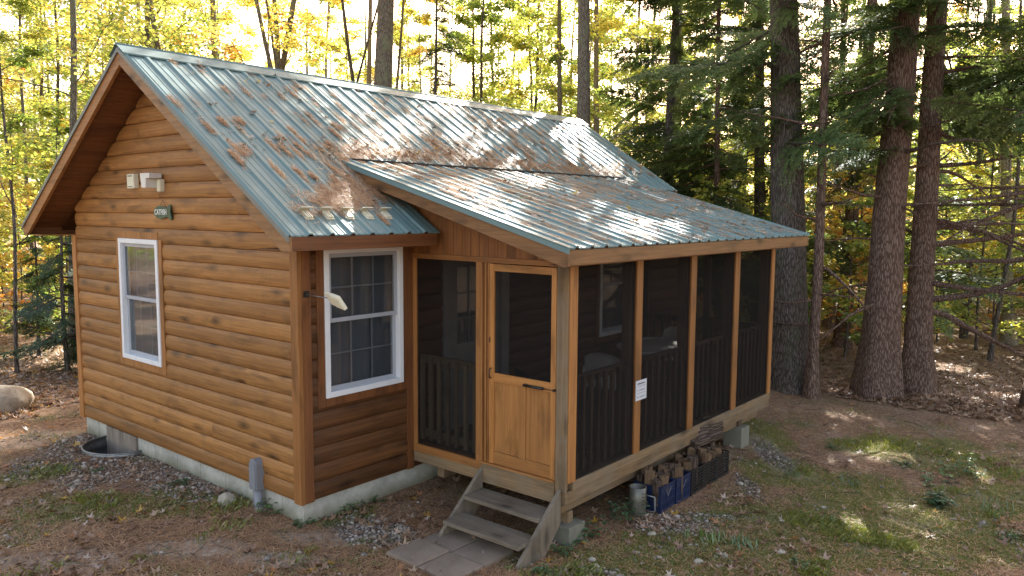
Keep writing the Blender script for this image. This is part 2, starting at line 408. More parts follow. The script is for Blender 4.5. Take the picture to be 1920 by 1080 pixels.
def masks(x, y):
    w1 = (vnoise(x, y, .45, 11)-.5)*.9 + (vnoise(x, y, .12, 12)-.5)*.5
    gr = sstep(-.05, .45, patch_mask(x, y, GRASS)+w1*.55)
    gv = sstep(.0, .4, patch_mask(x, y, GRAVEL)+w1*.4)
    return gr, gv
def axis_grid(lo, hi, step, far, n):
    mid = np.arange(lo, hi+1e-6, step)
    t = np.linspace(0, 1, n+1)[1:]**2.2
    return np.concatenate([lo-(t[::-1])*(far), mid, hi+t*far])
gx = axis_grid(-5.2, 10.0, .075, 170, 60); gy = axis_grid(-7.0, 8.5, .075, 170, 60)
X, Y = np.meshgrid(gx, gy, indexing='ij'); Z = gz(X, Y)
inwell = (((X-WELL[0])/WELL[2])**2+((Y-WELL[1])/WELL[3])**2 < 1.0) & (X < .15)
Z = np.where(inwell, -.75, Z)
Z = np.where((X > .1) & (X < 7.5) & (Y > .1) & (Y < 4.8), -.5, Z)
ni, nj = X.shape; idx = np.arange(ni*nj).reshape(ni, nj)
F = np.stack([idx[:-1, :-1], idx[1:, :-1], idx[1:, 1:], idx[:-1, 1:]], -1).reshape(-1, 4)
GRm, GVm = masks(X, Y)
def groundmat():
    N = NT("forest_ground"); v = N.coord()
    def attr(n): a = N.n("Attribute"); a.attribute_name = n; return a.outputs["Fac"]
    n1 = N.noise(v, 1.4, 8, .7); n2 = N.noise(v, 22, 6, .7); n3 = N.noise(v, 90, 4, .7)
    c = N.ramp(n2, [(.25, (.075, .045, .030)), (.45, (.18, .112, .075)), (.6, (.28, .185, .125)), (.8, (.42, .31, .235))])
    c = N.mix(N.ramp(n1, [(.52, (0,)*3), (.7, (.55,)*3)]), c, (.36, .27, .21))
    gcol = N.ramp(n3, [(.3, (.07, .08, .018)), (.6, (.17, .19, .045)), (.8, (.25, .26, .08))])
    c = N.mix(N.math('MULTIPLY', attr("green"), .8), c, gcol)
    c = N.mix(N.math('MULTIPLY', attr("bare"), .75), c, N.ramp(n2, [(.3, (.26, .20, .155)), (.7, (.54, .44, .36))]))
    vo = N.n("TexVoronoi"); vo.inputs["Scale"].default_value = 45; N.l(v, vo.inputs["Vector"])
    gv = N.ramp(N.n("SeparateColor").outputs[0], [(0, (.1,)*3), (1, (.4,)*3)])
    sc = N.n("SeparateColor"); N.l(vo.outputs["Color"], sc.inputs[0])
    pv = N.ramp(sc.outputs[0], [(0, (.09, .07, .06)), (.5, (.20, .16, .14)), (1, (.40, .37, .35))])
    pv = N.mix(N.ramp(vo.outputs["Distance"], [(.35, (0,)*3), (.6, (.9,)*3)]), pv, (.05, .035, .028))
    c = N.mix(N.math('MULTIPLY', attr("gravel"), .85), c, pv)
    n4 = N.noise(v, 3.0, 5, .6)
    sp = N.noise(v, 130, 2, .5)
    c = N.mix(N.ramp(sp, [(.64, (0,)*3), (.70, (.7,)*3)]), c, (.32, .26, .20))
    h = N.math('ADD', n2, N.math('MULTIPLY', n3, .6))
    return N.done(N.bsdf(c, .95, N.bump(h, .8, .02), spec=.1).outputs[0])
g_obj = npmesh("ground", np.stack([X, Y, Z], -1).reshape(-1, 3), F, groundmat(), smooth=True,
               attrs={"bare": bare(X, Y).ravel(), "green": GRm.ravel(), "gravel": GVm.ravel()})
tag(g_obj, kind="structure")

# ------------------------------------------------------------ cabin
cabin = empty("cabin", (0, 0, 0), label="small log-sided cabin with green ribbed metal roof and screened porch", cat="cabin")
S = .644; RY = W/2
def rz(y, s=S): y = min(y, W-y); return 2.578+s*(y+.516)
H = 2.445; RTH = .16
def siding(mb, axis, u0, u1, z0, z1, openings, lim=None, row=.1714, out=.040, sign=-1):
    n = 9; zs = [z0, z1]; z = z0; k = 0
    ts = [(0, 0.22), (.03, .58), (.13, .78), (.28, .95), (.5, 1.0), (.72, .94), (.88, .75), (.97, .52), (1.0, .22)]
    def prof(zz):
        t = (zz-z0)/row % 1.0
        for (a, pa), (b, pb) in zip(ts, ts[1:]):
            if a <= t <= b: return out*(pa+(pb-pa)*(t-a)/(b-a))
        return 0
    while z0+k*row < z1:
        for t, _ in ts[:-1]:
            q = z0+(k+t)*row
            if q < z1: zs.append(q)
        k += 1
    for (a, b, c, d) in openings: zs += [c, d]
    zs = sorted(set(round(q, 5) for q in zs if z0-1e-6 <= q <= z1+1e-6))
    for za, zb in zip(zs, zs[1:]):
        if zb-za < 1e-4: continue
        zm = (za+zb)/2
        iv = [(None, None)]
        cuts = sorted([(a, b) for (a, b, c, d) in openings if c < zm < d])
        la = lim(za) if lim else (u0, u1); lb = lim(zb) if lim else (u0, u1)
        segs = []; cur = (la[0], lb[0])
        for a, b in cuts: segs.append((cur, (a, a))); cur = (b, b)
        segs.append((cur, (la[1], lb[1])))
        pa, pb = prof(za+1e-6), prof(zb-1e-6)
        for (s0a, s0b), (s1a, s1b) in segs:
            if s1a-s0a < 1e-3 and s1b-s0b < 1e-3: continue
            if axis == 'y': q = [(sign*pa, s0a, za), (sign*pa, s1a, za), (sign*pb, s1b, zb), (sign*pb, s0b, zb)]
            else: q = [(s0a, sign*pa, za), (s1a, sign*pa, za), (s1b, sign*pb, zb), (s0b, sign*pb, zb)]
            mb.add(q, [(0, 3, 2, 1) if axis == 'y' else (0, 1, 2, 3)], False)
GW = (2.60, 3.57, .98, 2.44)        # gable window y0,y1,z0,z1
ztop = rz(RY)-RTH
def glim(z):
    if z <= rz(0)-RTH: return (.07, W-.07)
    y = (z+RTH-2.578)/S-.516
    return (max(.07, y), W-max(.07, y))
mb = MB(); siding(mb, 'y', .07, W-.07, 0, ztop-.01, [GW], glim); mb.build("gable_wall", m_sid_y, cabin)
SW = (.25, 1.25, .98, 2.435); PW = (5.03, 6.0, 1.0, 2.44); DR = (1.95, 2.86, .28, 2.32)
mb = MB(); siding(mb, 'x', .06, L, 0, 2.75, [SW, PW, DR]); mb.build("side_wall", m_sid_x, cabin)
# solid wall core behind the siding, with the openings left free
mb = MB()
mb.box(.012, .12, 0.05, GW[0], -.0, 2.44); mb.box(.012, .12, GW[1], W-.05, 0, 2.44); mb.box(.012, .12, GW[0], GW[1], 0, GW[2])
mb.prism([(0.05, 2.441), (W-.05, 2.441), (W-.05, rz(0.05)-RTH-.0), (RY, ztop-.01), (0.05, rz(0.05)-RTH)], 'x', .012, .12)
xs = [.121, SW[0], SW[1], DR[0], DR[1], PW[0], PW[1], L]
for a, b in ((xs[0], xs[1]), (xs[2], xs[3]), (xs[4], xs[5]), (xs[6], xs[7])): mb.box(a, b, .012, .12, 0, 2.74)
mb.box(SW[0], SW[1], .012, .12, 0, SW[2]); mb.box(PW[0], PW[1], .012, .12, 0, PW[2]); mb.box(DR[0], DR[1], .012, .12, 0, DR[2])
for o in (SW, PW, DR): mb.box(o[0], o[1], .012, .12, o[3], 2.74)
mb.box(.12, L, W-.12, W, 0, 2.74); mb.box(L-.1, L, .13, W-.13, 0, 2.74)
mb.prism([(.13, 2.75), (W-.13, 2.75), (RY, ztop-.02)], 'x', L-.1, L)
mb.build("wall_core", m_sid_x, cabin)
# corner boards
mb = MB(); mb.box(-.05, .0, -.045, .075, -.005, H); mb.build("corner_board", m_tr['z'], cabin, bevel=.003)
mb = MB(); mb.box(.002, .10, -.0455, .0, -.003, H); mb.build("corner_board", m_trd['z'], cabin, bevel=.003)
mb = MB(); mb.box(-.05, .0, W-.075, W+.045, -.005, H); mb.build("corner_board", m_tr['z'], cabin, bevel=.003)
mb = MB(); mb.box(XA-.09, XA-.002, -.045, .0, 0, H); mb.build("corner_board", m_trd['z'], cabin, bevel=.003)
# foundation
mb = MB(); mb.box(.006, L-.02, .006, W-.02, -.9, -.004)
for k in range(9):
    y = .35+k*.52; mb.box(.002, .006, y, y+.012, -.6, -.01)
mb.build("foundation", m_conc, cabin)
mb = MB(); mb.box(-.022, .004, 3.40, 4.22, -.72, -.006); mb.build("sheathing_board", m_osb, cabin, label="weathered grey board closing the foundation opening")

def window(axis, u0, u1, z0, z1, casing, cas_mat, rows=2, cols=3):
    """double-hung window; axis 'y' faces -x, 'x' faces -y. d = distance out of the wall."""
    def B(mb, a0, a1, d0, d1, c0, c1):
        if axis == 'y': mb.box(-d1, -d0, a0, a1, c0, c1)
        else: mb.box(a0, a1, -d1, -d0, c0, c1)
    f = .055; mb = MB()
    B(mb, u0, u0+f, -.05, .062, z0, z1); B(mb, u1-f, u1, -.05, .062, z0, z1)
    B(mb, u0+f, u1-f, -.05, .062, z1-f, z1); B(mb, u0+f, u1-f, -.05, .062, z0, z0+f)
    root = mb.build("window", m_white, cabin, bevel=.004)
    cw = .085; mb = MB()
    B(mb, u0-cw, u0-.001, .0, .048, z0-cw, min(z1+cw, H-.002)); B(mb, u1+.001, u1+cw, .0, .048, z0-cw, min(z1+cw, H-.002))
    B(mb, u0-.001, u1+.001, .0, .048, z0-cw, z0-.001)
    if casing: B(mb, u0-.001, u1+.001, .0, .048, z1+.001, z1+cw)
    mb.build("casing", cas_mat, root, bevel=.003)
    zm = (z0+z1)/2+.02; s = .042
    for (a, b, d) in ((z0+f, zm+.02, .0), (zm-.02, z1-f, .028)):
        d0 = d-.02; mb = MB(); x0, x1 = u0+f, u1-f
        B(mb, x0, x0+s, d0, d, a, b); B(mb, x1-s, x1, d0, d, a, b)
        B(mb, x0+s, x1-s, d0, d, a, a+s); B(mb, x0+s, x1-s, d0, d, b-s, b)
        mb.build("sash", m_sash, root, bevel=.002)
        mb = MB(); B(mb, x0+s, x1-s, d0+.008, d0+.012, a+s, b-s); mb.build("pane", m_glass, root)
        mb = MB()
        for i in range(1, cols):
            q = x0+s+(x1-x0-2*s)*i/cols; B(mb, q-.008, q+.008, d0-.004, d0+.002, a+s, b-s)
        for i in range(1, rows):
            q = a+s+(b-a-2*s)*i/rows; B(mb, x0+s, x1-s, d0-.0055, d0+.0005, q-.008, q+.008)
        mb.build("muntin", m_munt, root)
    mb = MB(); z = z0+f
    while z < z1-f:
        a0, a1 = u0+f, u1-f
        if axis == 'y': mb.add([(.052, a0, z), (.052, a1, z), (.066, a1, z+.03), (.066, a0, z+.03)], [(0, 1, 2, 3)])
        else: mb.add([(a0, .052, z), (a1, .052, z), (a1, .066, z+.03), (a0, .066, z+.03)], [(0, 1, 2, 3)])
        z += .025
    mb.build("blind", m_blind, root)
    mb = MB(); B(mb, u0, u1, -.12, -.08, z0, z1); mb.build("backing", m_black, root)
    return root
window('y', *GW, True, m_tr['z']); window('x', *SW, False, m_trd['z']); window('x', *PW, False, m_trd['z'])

# entry door on the porch wall
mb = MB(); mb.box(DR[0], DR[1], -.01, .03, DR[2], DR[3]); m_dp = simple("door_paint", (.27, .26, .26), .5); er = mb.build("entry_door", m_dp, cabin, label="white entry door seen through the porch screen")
mb = MB(); mb.box(DR[0]-.09, DR[0]-.001, -.055, -.0, .28, 2.4); mb.box(DR[1]+.001, DR[1]+.14, -.055, 0, .28, 2.4); mb.box(DR[0], DR[1], -.055, 0, 2.321, 2.4); mb.build("casing", m_dp, er)
mb = MB(); mb.box(DR[0]+.17, DR[1]-.17, -.016, -.011, 1.27, 2.15); mb.build("pane", m_glass, er)
mb = MB()
for i in range(1, 3): mb.box(DR[0]+.17+.19*i-.008, DR[0]+.17+.19*i+.008, -.025, -.017, 1.27, 2.15)
for i in range(1, 3): mb.box(DR[0]+.17, DR[1]-.17, -.0255, -.0175, 1.27+.293*i-.008, 1.27+.293*i+.008)
mb.build("muntin", m_dp, er)

# ---- roofs
def ribbed(mb, x0, x1, ya, yb, zf, xref=-.006, pitch=.229, slope=S, flip=False):
    """ribbed sheet: ya/yb eave and upper y, zf(y) surface height, ribs run up the slope"""
    us = []; base = xref-pitch*60
    prof = [(-.034, 0), (-.017, .020), (.017, .020), (.034, 0), (.066, 0), (.072, .0045), (.082, .0045), (.088, 0), (.141, 0), (.147, .0045), (.157, .0045), (.163, 0)]
    for k in range(140):
        for (u, h) in prof:
            q = base+k*pitch+u
            if x0 < q < x1: us.append((q, h))
    us = [(x0, 0)]+us+[(x1, 0)]
    n = np.array([0, -slope, 1]) if not flip else np.array([0, slope, 1]); n = n/np.linalg.norm(n)
    rows = [ya+(yb-ya)*t for t in (0, .33, .66, 1)]
    vs = []
    for y in rows:
        for (u, h) in us: vs.append(np.array([u, y, zf(y)])+n*h)
    m = len(us); fs = []
    for i in range(len(rows)-1):
        for j in range(m-1): fs.append((i*m+j, i*m+j+1, (i+1)*m+j+1, (i+1)*m+j))
    b = len(vs)
    mb.add(vs, fs, False)
    # underside edge
    lo = [(v[0], v[1], v[2]-.012) for v in vs[:m]]
    mb.add([tuple(v) for v in vs[:m]]+lo, [(j, m+j, m+j+1, j+1) for j in range(m-1)], False)
OX, OY, XR = .467, .516, 8.142
zfr = lambda y: 2.578+S*(y+.516)
zbk = lambda y: 2.578+S*(W-y+.516)
TE = 1.335
mb = MB()
ribbed(mb, -OX, TE, -OY, RY, zfr); ribbed(mb, TE, XR, .40, RY, zfr)
ribbed(mb, -OX, XR, W+OY, RY, zbk, flip=True)
roof = mb.build("roof", m_roof, cabin)
mb = MB(); n = 1/math.hypot(1, S)
zt = rz(RY)+.012
for (a, b) in ((.0, .16),):
    mb.add([(-OX-.02, RY, zt+.022), (XR+.02, RY, zt+.022), (XR+.02, RY-.17, zt-.17*S+.020), (-OX-.02, RY-.17, zt-.17*S+.020)], [(0, 3, 2, 1)])
    mb.add([(-OX-.02, RY, zt+.022), (XR+.02, RY, zt+.022), (XR+.02, RY+.17, zt-.17*S+.014), (-OX-.02, RY+.17, zt-.17*S+.014)], [(0, 1, 2, 3)])
    mb.add([(-OX-.02, RY-.17, zt-.17*S+.020), (XR+.02, RY-.17, zt-.17*S+.020), (XR+.02, RY-.17, zt-.17*S+.004), (-OX-.02, RY-.17, zt-.17*S+.004)], [(0, 1, 2, 3)])
mb.tube([(-OX-.02, RY, zt+.016), (XR+.02, RY, zt+.016)], [.016, .016], 8)
mb.build("ridge_cap", m_roof, roof)
# solid roof deck below the sheet (closes the shell)
mb = MB()
def slab(mb, x0, x1, y0, y1, zf, t0, t1):
    mb.prism([(y0, zf(y0)-t0), (y1, zf(y1)-t0), (y1, zf(y1)-t1), (y0, zf(y0)-t1)], 'x', x0, x1)
slab(mb, .002, TE-.01, -OY+.03, RY, zfr, .014, .10); slab(mb, TE-.01, XR-.07, .42, RY, zfr, .014, .10)
slab(mb, .002, XR-.07, W+OY-.03, RY, zbk, .014, .10)
mb.build("deck", m_trd['x'], roof)
# gable overhang: rake fascia, sloped boards under it, boxed returns
for sgn in (0, 1):
    Yt = (lambda y: y) if not sgn else (lambda y: W-y)
    mb = MB(); mb.prism([(Yt(-OY+.0), 2.563), (Yt(RY), rz(RY)-.018), (Yt(RY), rz(RY)-.185), (Yt(-.405), 2.44), (Yt(-OY), 2.44)], 'x', -OX+.012, -OX+.05)
    mb.build("fascia", m_fas['y'] if not sgn else m_tr['y'], roof, bevel=.003)
    mb = MB(); mb.prism([(Yt(-OY-.01), 2.572), (Yt(RY), rz(RY)-.002), (Yt(RY), rz(RY)-.05), (Yt(-OY-.01), 2.524)], 'x', -OX-.006, -OX+.011)
    mb.build("drip_edge", m_roofb, roof)
    # T&G soffit boards
    mb = MB(); y = -.36; nb = 0
    while y < RY-.02:
        y2 = min(y+.115, RY)
        f = zfr
        za, zb2 = f(y)-.115, f(y2-.006)-.115
        mb.prism([(Yt(y), za), (Yt(y2-.006), zb2), (Yt(y2-.006), zb2+.015), (Yt(y), za+.015)], 'x', -OX+.05, -.002); y += .115
    mb.build("soffit", m_trd['x'], roof)
    mb = MB()
    a, b = sorted((Yt(-OY+.03), Yt(-.002)))
    mb.box(-OX+.051, -.002, a, b, 2.441, 2.452); mb.build("soffit", m_trd['x'] if not sgn else m_tr['x'], roof)
# far rake
mb = MB(); mb.prism([(.4, zfr(.4)-.02), (RY, zfr(RY)-.02), (RY, zfr(RY)-.17), (.4, zfr(.4)-.17)], 'x', XR-.06, XR-.02)
mb.prism([(W+OY, 2.56), (RY, zfr(RY)-.02), (RY, zfr(RY)-.17), (W+OY, 2.42)], 'x', XR-.06, XR-.02)
mb.build("fascia", m_fas['y'], roof)
# eave fascia and soffit, front and back
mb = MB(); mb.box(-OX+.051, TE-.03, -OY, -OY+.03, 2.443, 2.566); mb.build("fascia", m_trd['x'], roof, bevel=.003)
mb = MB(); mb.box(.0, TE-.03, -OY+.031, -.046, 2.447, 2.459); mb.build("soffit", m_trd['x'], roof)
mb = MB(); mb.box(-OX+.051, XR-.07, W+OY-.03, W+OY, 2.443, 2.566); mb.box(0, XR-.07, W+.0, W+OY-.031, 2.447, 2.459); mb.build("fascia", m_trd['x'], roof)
mb = MB(); mb.prism([(-OY+.03, 2.46), (.38, 2.46), (.38, zfr(.38)-.03), (-OY+.03, 2.545)], 'x', TE-.029, TE-.004); mb.build("fascia", m_trd['y'], roof)
# snow guards on the sheet, between the ribs
for x in (-.095, .130, .362, .60, .835):
    y0 = -.23; z0 = zfr(y0)+.005; mb = MB()
    t = np.array([0, 1, S]); t /= np.linalg.norm(t); nn = np.array([0, -S, 1]); nn /= np.linalg.norm(nn); o = np.array([x, y0, z0]); ux = np.array([1., 0, 0])
    mb.obox(o-t*.055+nn*.004, ux*.044, t*.058, nn*.004)
    for k in (-1, 0, 1): mb.obox(o-t*.05+ux*k*.024+nn*.016, ux*.006, t*.052, nn*.010)
    seq = [(.02, 0, .040), (.012, .03, .048), (-.004, .055, .058), (-.022, .072, .062)]
    vs = []
    for (a, h, w) in seq:
        for q in (-1, 1): vs.append(o+t*a+nn*h+ux*q*w)
    for (a, h, w) in seq:
        for q in (-1, 1): vs.append(o+t*(a+.008)+nn*(h+.003)+ux*q*w)
    fs = [(0, 1, 3, 2), (2, 3, 5, 4), (4, 5, 7, 6), (8, 10, 11, 9), (10, 12, 13, 11), (12, 14, 15, 13), (0, 2, 10, 8), (2, 4, 12, 10), (4, 6, 14, 12), (1, 9, 11, 3), (3, 11, 13, 5), (5, 13, 15, 7), (6, 7, 15, 14)]
    mb.add(vs, fs); mb.build("snow_guard", m_cream, roof)

# ---- porch roof
PS = (3.316-2.486)/(.626+2.343); zpr = lambda y: 2.486+PS*(y+2.343)
PX0, PX1, PY0, PY1 = 1.008, 6.877, -2.343, .66
mb = MB(); ribbed(mb, PX0, PX1, PY0, PY1, zpr, slope=PS); proof = mb.build("porch_roof", m_roof, cabin)
mb = MB(); slab(mb, PX0+.05, PX1-.05, PY0+.04, PY1-.02, zpr, .014, .10); mb.build("deck", m_trd['x'], proof)
for x0, x1 in ((PX0+.01, PX0+.05), (PX1-.05, PX1-.01)):
    mb = MB(); mb.prism([(PY0+.01, zpr(PY0)-.018), (.62, zpr(.62)-.018), (.62, zpr(.62)-.05), (.32, zpr(.32)-.152), (PY0+.045, zpr(PY0)-.165), (PY0+.01, zpr(PY0)-.155)], 'x', x0, x1)
    mb.build("fascia", m_fas['y'], proof, bevel=.003)
mb = MB(); mb.prism([(PY0-.012, zpr(PY0)-.003), (PY1, zpr(PY1)-.003), (PY1, zpr(PY1)-.048), (PY0-.012, zpr(PY0)-.048)], 'x', PX0-.008, PX0+.009)
mb.prism([(PY0-.012, zpr(PY0)+.008), (PY1, zpr(PY1)+.008), (PY1, zpr(PY1)+.001), (PY0-.012, zpr(PY0)+.001)], 'x', PX0-.008, PX0+.075)
mb.build("drip_edge", m_roof, proof)
mb = MB(); mb.box(PX0+.051, PX1-.051, PY0+.012, PY0+.046, zpr(PY0)-.15, zpr(PY0)-.018); mb.build("fascia", m_fas['x'], proof, bevel=.003)
mb = MB(); mb.box(PX0+.051, PX1-.051, PY0+.047, -D-.03, 2.325, 2.335); mb.build("soffit", m_trd['x'], proof)
mb = MB(); mb.box(1.15, 6.7, .60, .68, zfr(.66)-.03, zfr(.66)+.012); mb.build("flashing", simple("dark_flashing", (.03, .022, .018), .8), proof)

# ---- porch body
mb = MB(); mb.box(XA+.045, XE-.045, -D+.045, -.047, .19, .265); mb.build("porch_floor", m_pt['x'], cabin)
def part(name, mat, *boxes, parent=cabin, bevel=.003, **kw):
    mb = MB()
    for b in boxes: mb.box(*b)
    return mb.build(name, mat, parent, bevel=bevel, **kw)
yD = -D
part("rim_board", m_pt['y'], (XA-.004, XA+.04, yD-.002, -.047, .085, .198))
part("rim_board", m_pt['x'], (XA+.041, XE, yD-.004, yD+.04, .085, .198))
part("rim_board", m_pt['y'], (XE-.04, XE+.004, yD+.041, -.047, .085, .198))
part("sill_board", m_tr['y'], (XA-.012, XA+.09, -1.045, -.047, .20, .282))
part("sill_board", m_pt['x'], (XA+.10, XE, yD-.012, yD+.08, .20, .282))
part("beam", m_pt['x'], (XA+.1, XE-.1, yD+.12, yD+.22, -.06, .083)); part("beam", m_pt['x'], (XA+.1, XE-.1, -.4, -.3, -.06, .083))
# front wall (x = XA plane)
part("header_board", m_tr['y'], (XA-.014, XA+.03, yD+.12, -.047, 2.292, 2.345))
mb = MB(); y = -.05; k = 0
while y > yD+.03:
    y2 = max(y-.118, yD+.02); top1 = zpr(y)-.1; top2 = zpr(y2+.003)-.1
    if min(top1, top2) > 2.35:
        mb.prism([(y, 2.346), (y2+.003, 2.346), (y2+.003, top2), (y, top1)], 'x', XA, XA+.02+.003*(k % 2))
    y -= .118; k += 1
mb.build("gable_boards", wood("vertical_boards", 'z', (.36, .15, .045), (.25, .10, .03), (.14, .05, .016)), cabin)
part("screen_frame", m_tr['z'], (XA-.01, XA+.03, -.09, -.047, .283, 2.291))
part("post", m_tr['z'], (XA-.012, XA+.078, -1.04, -.955, .283, 2.291))
part("door_jamb", m_trd['z'], (XA+.01, XA+.08, -1.138, -1.041, .283, 2.291))
part("door_jamb", m_tr['z'], (XA-.004, XA+.0095, -1.085, -1.066, .283, 2.291)); part("door_jamb", m_tr['z'], (XA-.004, XA+.0095, -1.120, -1.106, .283, 2.291))
part("post", m_pt['z'], (XA-.016, XA+.012, yD-.006, -1.955, .20, 2.32), label="weathered treated corner post beside the screen door")
part("screen", m_screen, (XA+.012, XA+.013, -.954, -.091, .283, 2.291), bevel=0)
# riser and sill below the door
part("threshold", m_tr['y'], (XA-.05, XA+.06, -1.954, -1.05, .283, .30))
part("threshold", m_pt['y'], (XA-.03, XA-.013, -1.954, -1.05, .085, .282))
# side wall of the porch
for (a, b) in ((XA+.0125, 1.545), (2.595, 2.715), (3.80, 3.93), (5.00, 5.14), (6.20, XE)):
    part("post", m_tr['z'], (a, b, yD-.014, yD+.02, .283, 2.32))
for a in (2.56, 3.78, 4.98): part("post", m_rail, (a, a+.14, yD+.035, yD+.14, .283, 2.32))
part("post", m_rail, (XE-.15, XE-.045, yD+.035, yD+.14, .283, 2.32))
for (a, b) in ((1.556, 2.594), (2.716, 3.799), (3.931, 4.999), (5.141, 6.199)):
    part("screen", m_screen, (a, b, yD+.004, yD+.005, .283, 2.32), bevel=0)
part("header_board", m_trd['x'], (XA+.09, XE, yD+.021, yD+.12, 2.321, 2.46))
# far end wall (x = XE)
part("post", m_rail, (XE-.04, XE, -1.15, -1.05, .283, 2.5)); part("post", m_rail, (XE-.04, XE, -.13, -.047, .283, 2.5))
part("header_board", m_rail, (XE-.045, XE, yD+.14, -.047, 2.3, 2.5))
part("screen", m_screen, (XE-.012, XE-.011, yD+.15, -1.151, .283, 2.3), (XE-.012, XE-.011, -1.049, -.131, .283, 2.3), bevel=0)
mb = MB(); mb.prism([(yD+.15, 2.501), (-.05, 2.501), (-.05, zpr(-.05)-.1), (yD+.15, zpr(yD+.15)-.1)], 'x', XE-.03, XE-.01); mb.build("gable_boards", m_trd['z'], cabin)
# railings behind the screens
def railing(axis, fixed, u0, u1, mat, cap=False):
    def B(mb, a0, a1, d0, d1, z0, z1):
        if axis == 'x': mb.box(a0, a1, fixed+d0, fixed+d1, z0, z1)
        else: mb.box(fixed+d0, fixed+d1, a0, a1, z0, z1)
    mb = MB(); B(mb, u0, u1, .045, .083, 1.165, 1.252); B(mb, u0, u1, .045, .083, .355, .44)
    r = mb.build("railing", mat, cabin)
    n = int((u1-u0-.05)/.118); 
    for i in range(n):
        a = u0+(u1-u0)*(i+.5)/n-.02
        m2 = MB(); B(m2, a, a+.040, .005, .044, .33, 1.225+.012*random.uniform(-1, 1)); m2.build("baluster", mat, r, bevel=.002)
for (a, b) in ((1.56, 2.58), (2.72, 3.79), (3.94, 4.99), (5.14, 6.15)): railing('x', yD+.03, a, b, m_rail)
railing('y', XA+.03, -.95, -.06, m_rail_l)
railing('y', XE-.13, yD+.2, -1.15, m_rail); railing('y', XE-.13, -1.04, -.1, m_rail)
# screen door
dy0, dy1 = -1.952, -1.142
droot = empty("screen_door", (0, 0, 0)); droot.parent = cabin
dp = lambda name, mat, *b, **k: part(name, mat, *b, parent=droot, **k)
dp("stile", m_door['z'], (XA-.022, XA+.008, dy0, dy0+.055, .302, 2.285)); dp("stile", m_door['z'], (XA-.022, XA+.008, dy1-.06, dy1, .302, 2.285))
dp("rail", m_door['y'], (XA-.021, XA+.007, dy0+.056, dy1-.061, 2.215, 2.284)); dp("rail", m_door['y'], (XA-.021, XA+.007, dy0+.056, dy1-.061, 1.125, 1.215))
dp("rail", m_door['y'], (XA-.021, XA+.007, dy0+.056, dy1-.061, .304, .425)); dp("mullion", m_door['z'], (XA-.0205, XA+.006, -1.60, -1.525, .426, 1.124))
dp("panel", m_door['z'], (XA-.008, XA+.004, dy0+.056, -1.601, .426, 1.124)); dp("panel", m_door['z'], (XA-.008, XA+.004, -1.524, dy1-.061, .426, 1.124))
dp("screen", m_screen, (XA-.004, XA-.003, dy0+.056, dy1-.061, 1.216, 2.214), bevel=0)
mb = MB(); mb.tube([(XA-.05, -1.60, 1.155), (XA-.05, -1.83, 1.155)], [.014, .014], 10); mb.tube([(XA-.05, -1.83, 1.155), (XA-.05, -1.95, 1.155)], [.004, .004], 8)
mb.obox((XA-.035, -1.61, 1.155), (.015, 0, 0), (0, .012, 0), (0, 0, .012)); mb.obox((XA-.035, -1.95, 1.155), (.015, 0, 0), (0, .010, 0), (0, 0, .010)); mb.build("door_closer", m_black, droot)
mb = MB(); mb.tube([(XA-.022, -1.172, 1.16), (XA-.05, -1.172, 1.17), (XA-.055, -1.172, 1.21), (XA-.05, -1.172, 1.25), (XA-.022, -1.172, 1.26)], [.006]*5, 8); mb.build("handle", m_black, droot)
mb = MB(); mb.tube([(XA-.022, -1.155, 1.52), (XA-.04, -1.155, 1.53), (XA-.022, -1.155, 1.56)], [.005]*3, 6); mb.build("hook", m_black, droot)
# pier blocks under the porch
for (x, y) in ((1.62, -1.93), (5.55, -1.93)):
    z = float(gz(x, y)); hh = -.17 if x < 3 else -.06
    mb = MB(); mb.box(x-.13, x+.13, y-.13, y+.13, z-.05, hh); mb.build("pier_block", m_block, cabin, bevel=.008)
    part("pier_post", m_pt['z'], (x-.045, x+.045, y-.045, y+.045, hh, -.062 if x < 3 else .084))
    if x > 3: part("pier_post", m_rail, (x-.05, x+.05, y-.05, y+.05, hh+.001, .083))

# ------------------------------------------------------------ steps, pavers
st = empty("porch_steps", (1.1, -1.53, -.3), label="weathered grey wooden steps with two treads below the screen door", cat="steps")
def rel(o, root): o.location = -Vector(root.location) if False else o.location; return o
def child_world(o, root):
    o.matrix_parent_inverse = Matrix.Translation(-Vector(root.location)); return o
for y in (-1.075, -2.04):
    mb = MB(); mb.prism([(1.375, .235), (1.375, -.09), (1.11, -.36), (.77, -.36), (.765, -.285)], 'y', y, y+.04)
    child_world(mb.build("stringer", m_grey['z'], st, bevel=.004), st)
for (x0, x1, z) in ((1.085, 1.37, .03), (.80, 1.085, -.135)):
    mb = MB(); mb.box(x0, x1, -1.999, -1.076, z-.038, z); child_world(mb.build("tread", m_grey['y'], st, bevel=.004), st)
k = 0
plab = ["concrete paver nearest the left foot of the porch steps", "concrete paver at the foot of the steps, right one of the row touching them",
        "concrete paver at the outer left corner of the patch below the steps", "concrete paver cut by the bottom edge of the photo below the steps"]
for i, x in enumerate((.60, .185)):
    for j, y in enumerate((-.97, -1.385)):
        mb = MB(); mb.box(-.2, .2, -.2, .2, -.03, .012+.004*k)
        z = float(gz(x+.2, y-.2))
        o = mb.build("paver", m_paver, None, bevel=.006, label=plab[k], cat="paver", group="square concrete pavers below the steps")
        o.location = (x+.2, y-.2, z+.022); o.rotation_euler = (R(random.uniform(-1, 1)), R(random.uniform(-1, 1)), R(random.uniform(-1.5, 1.5))); k += 1

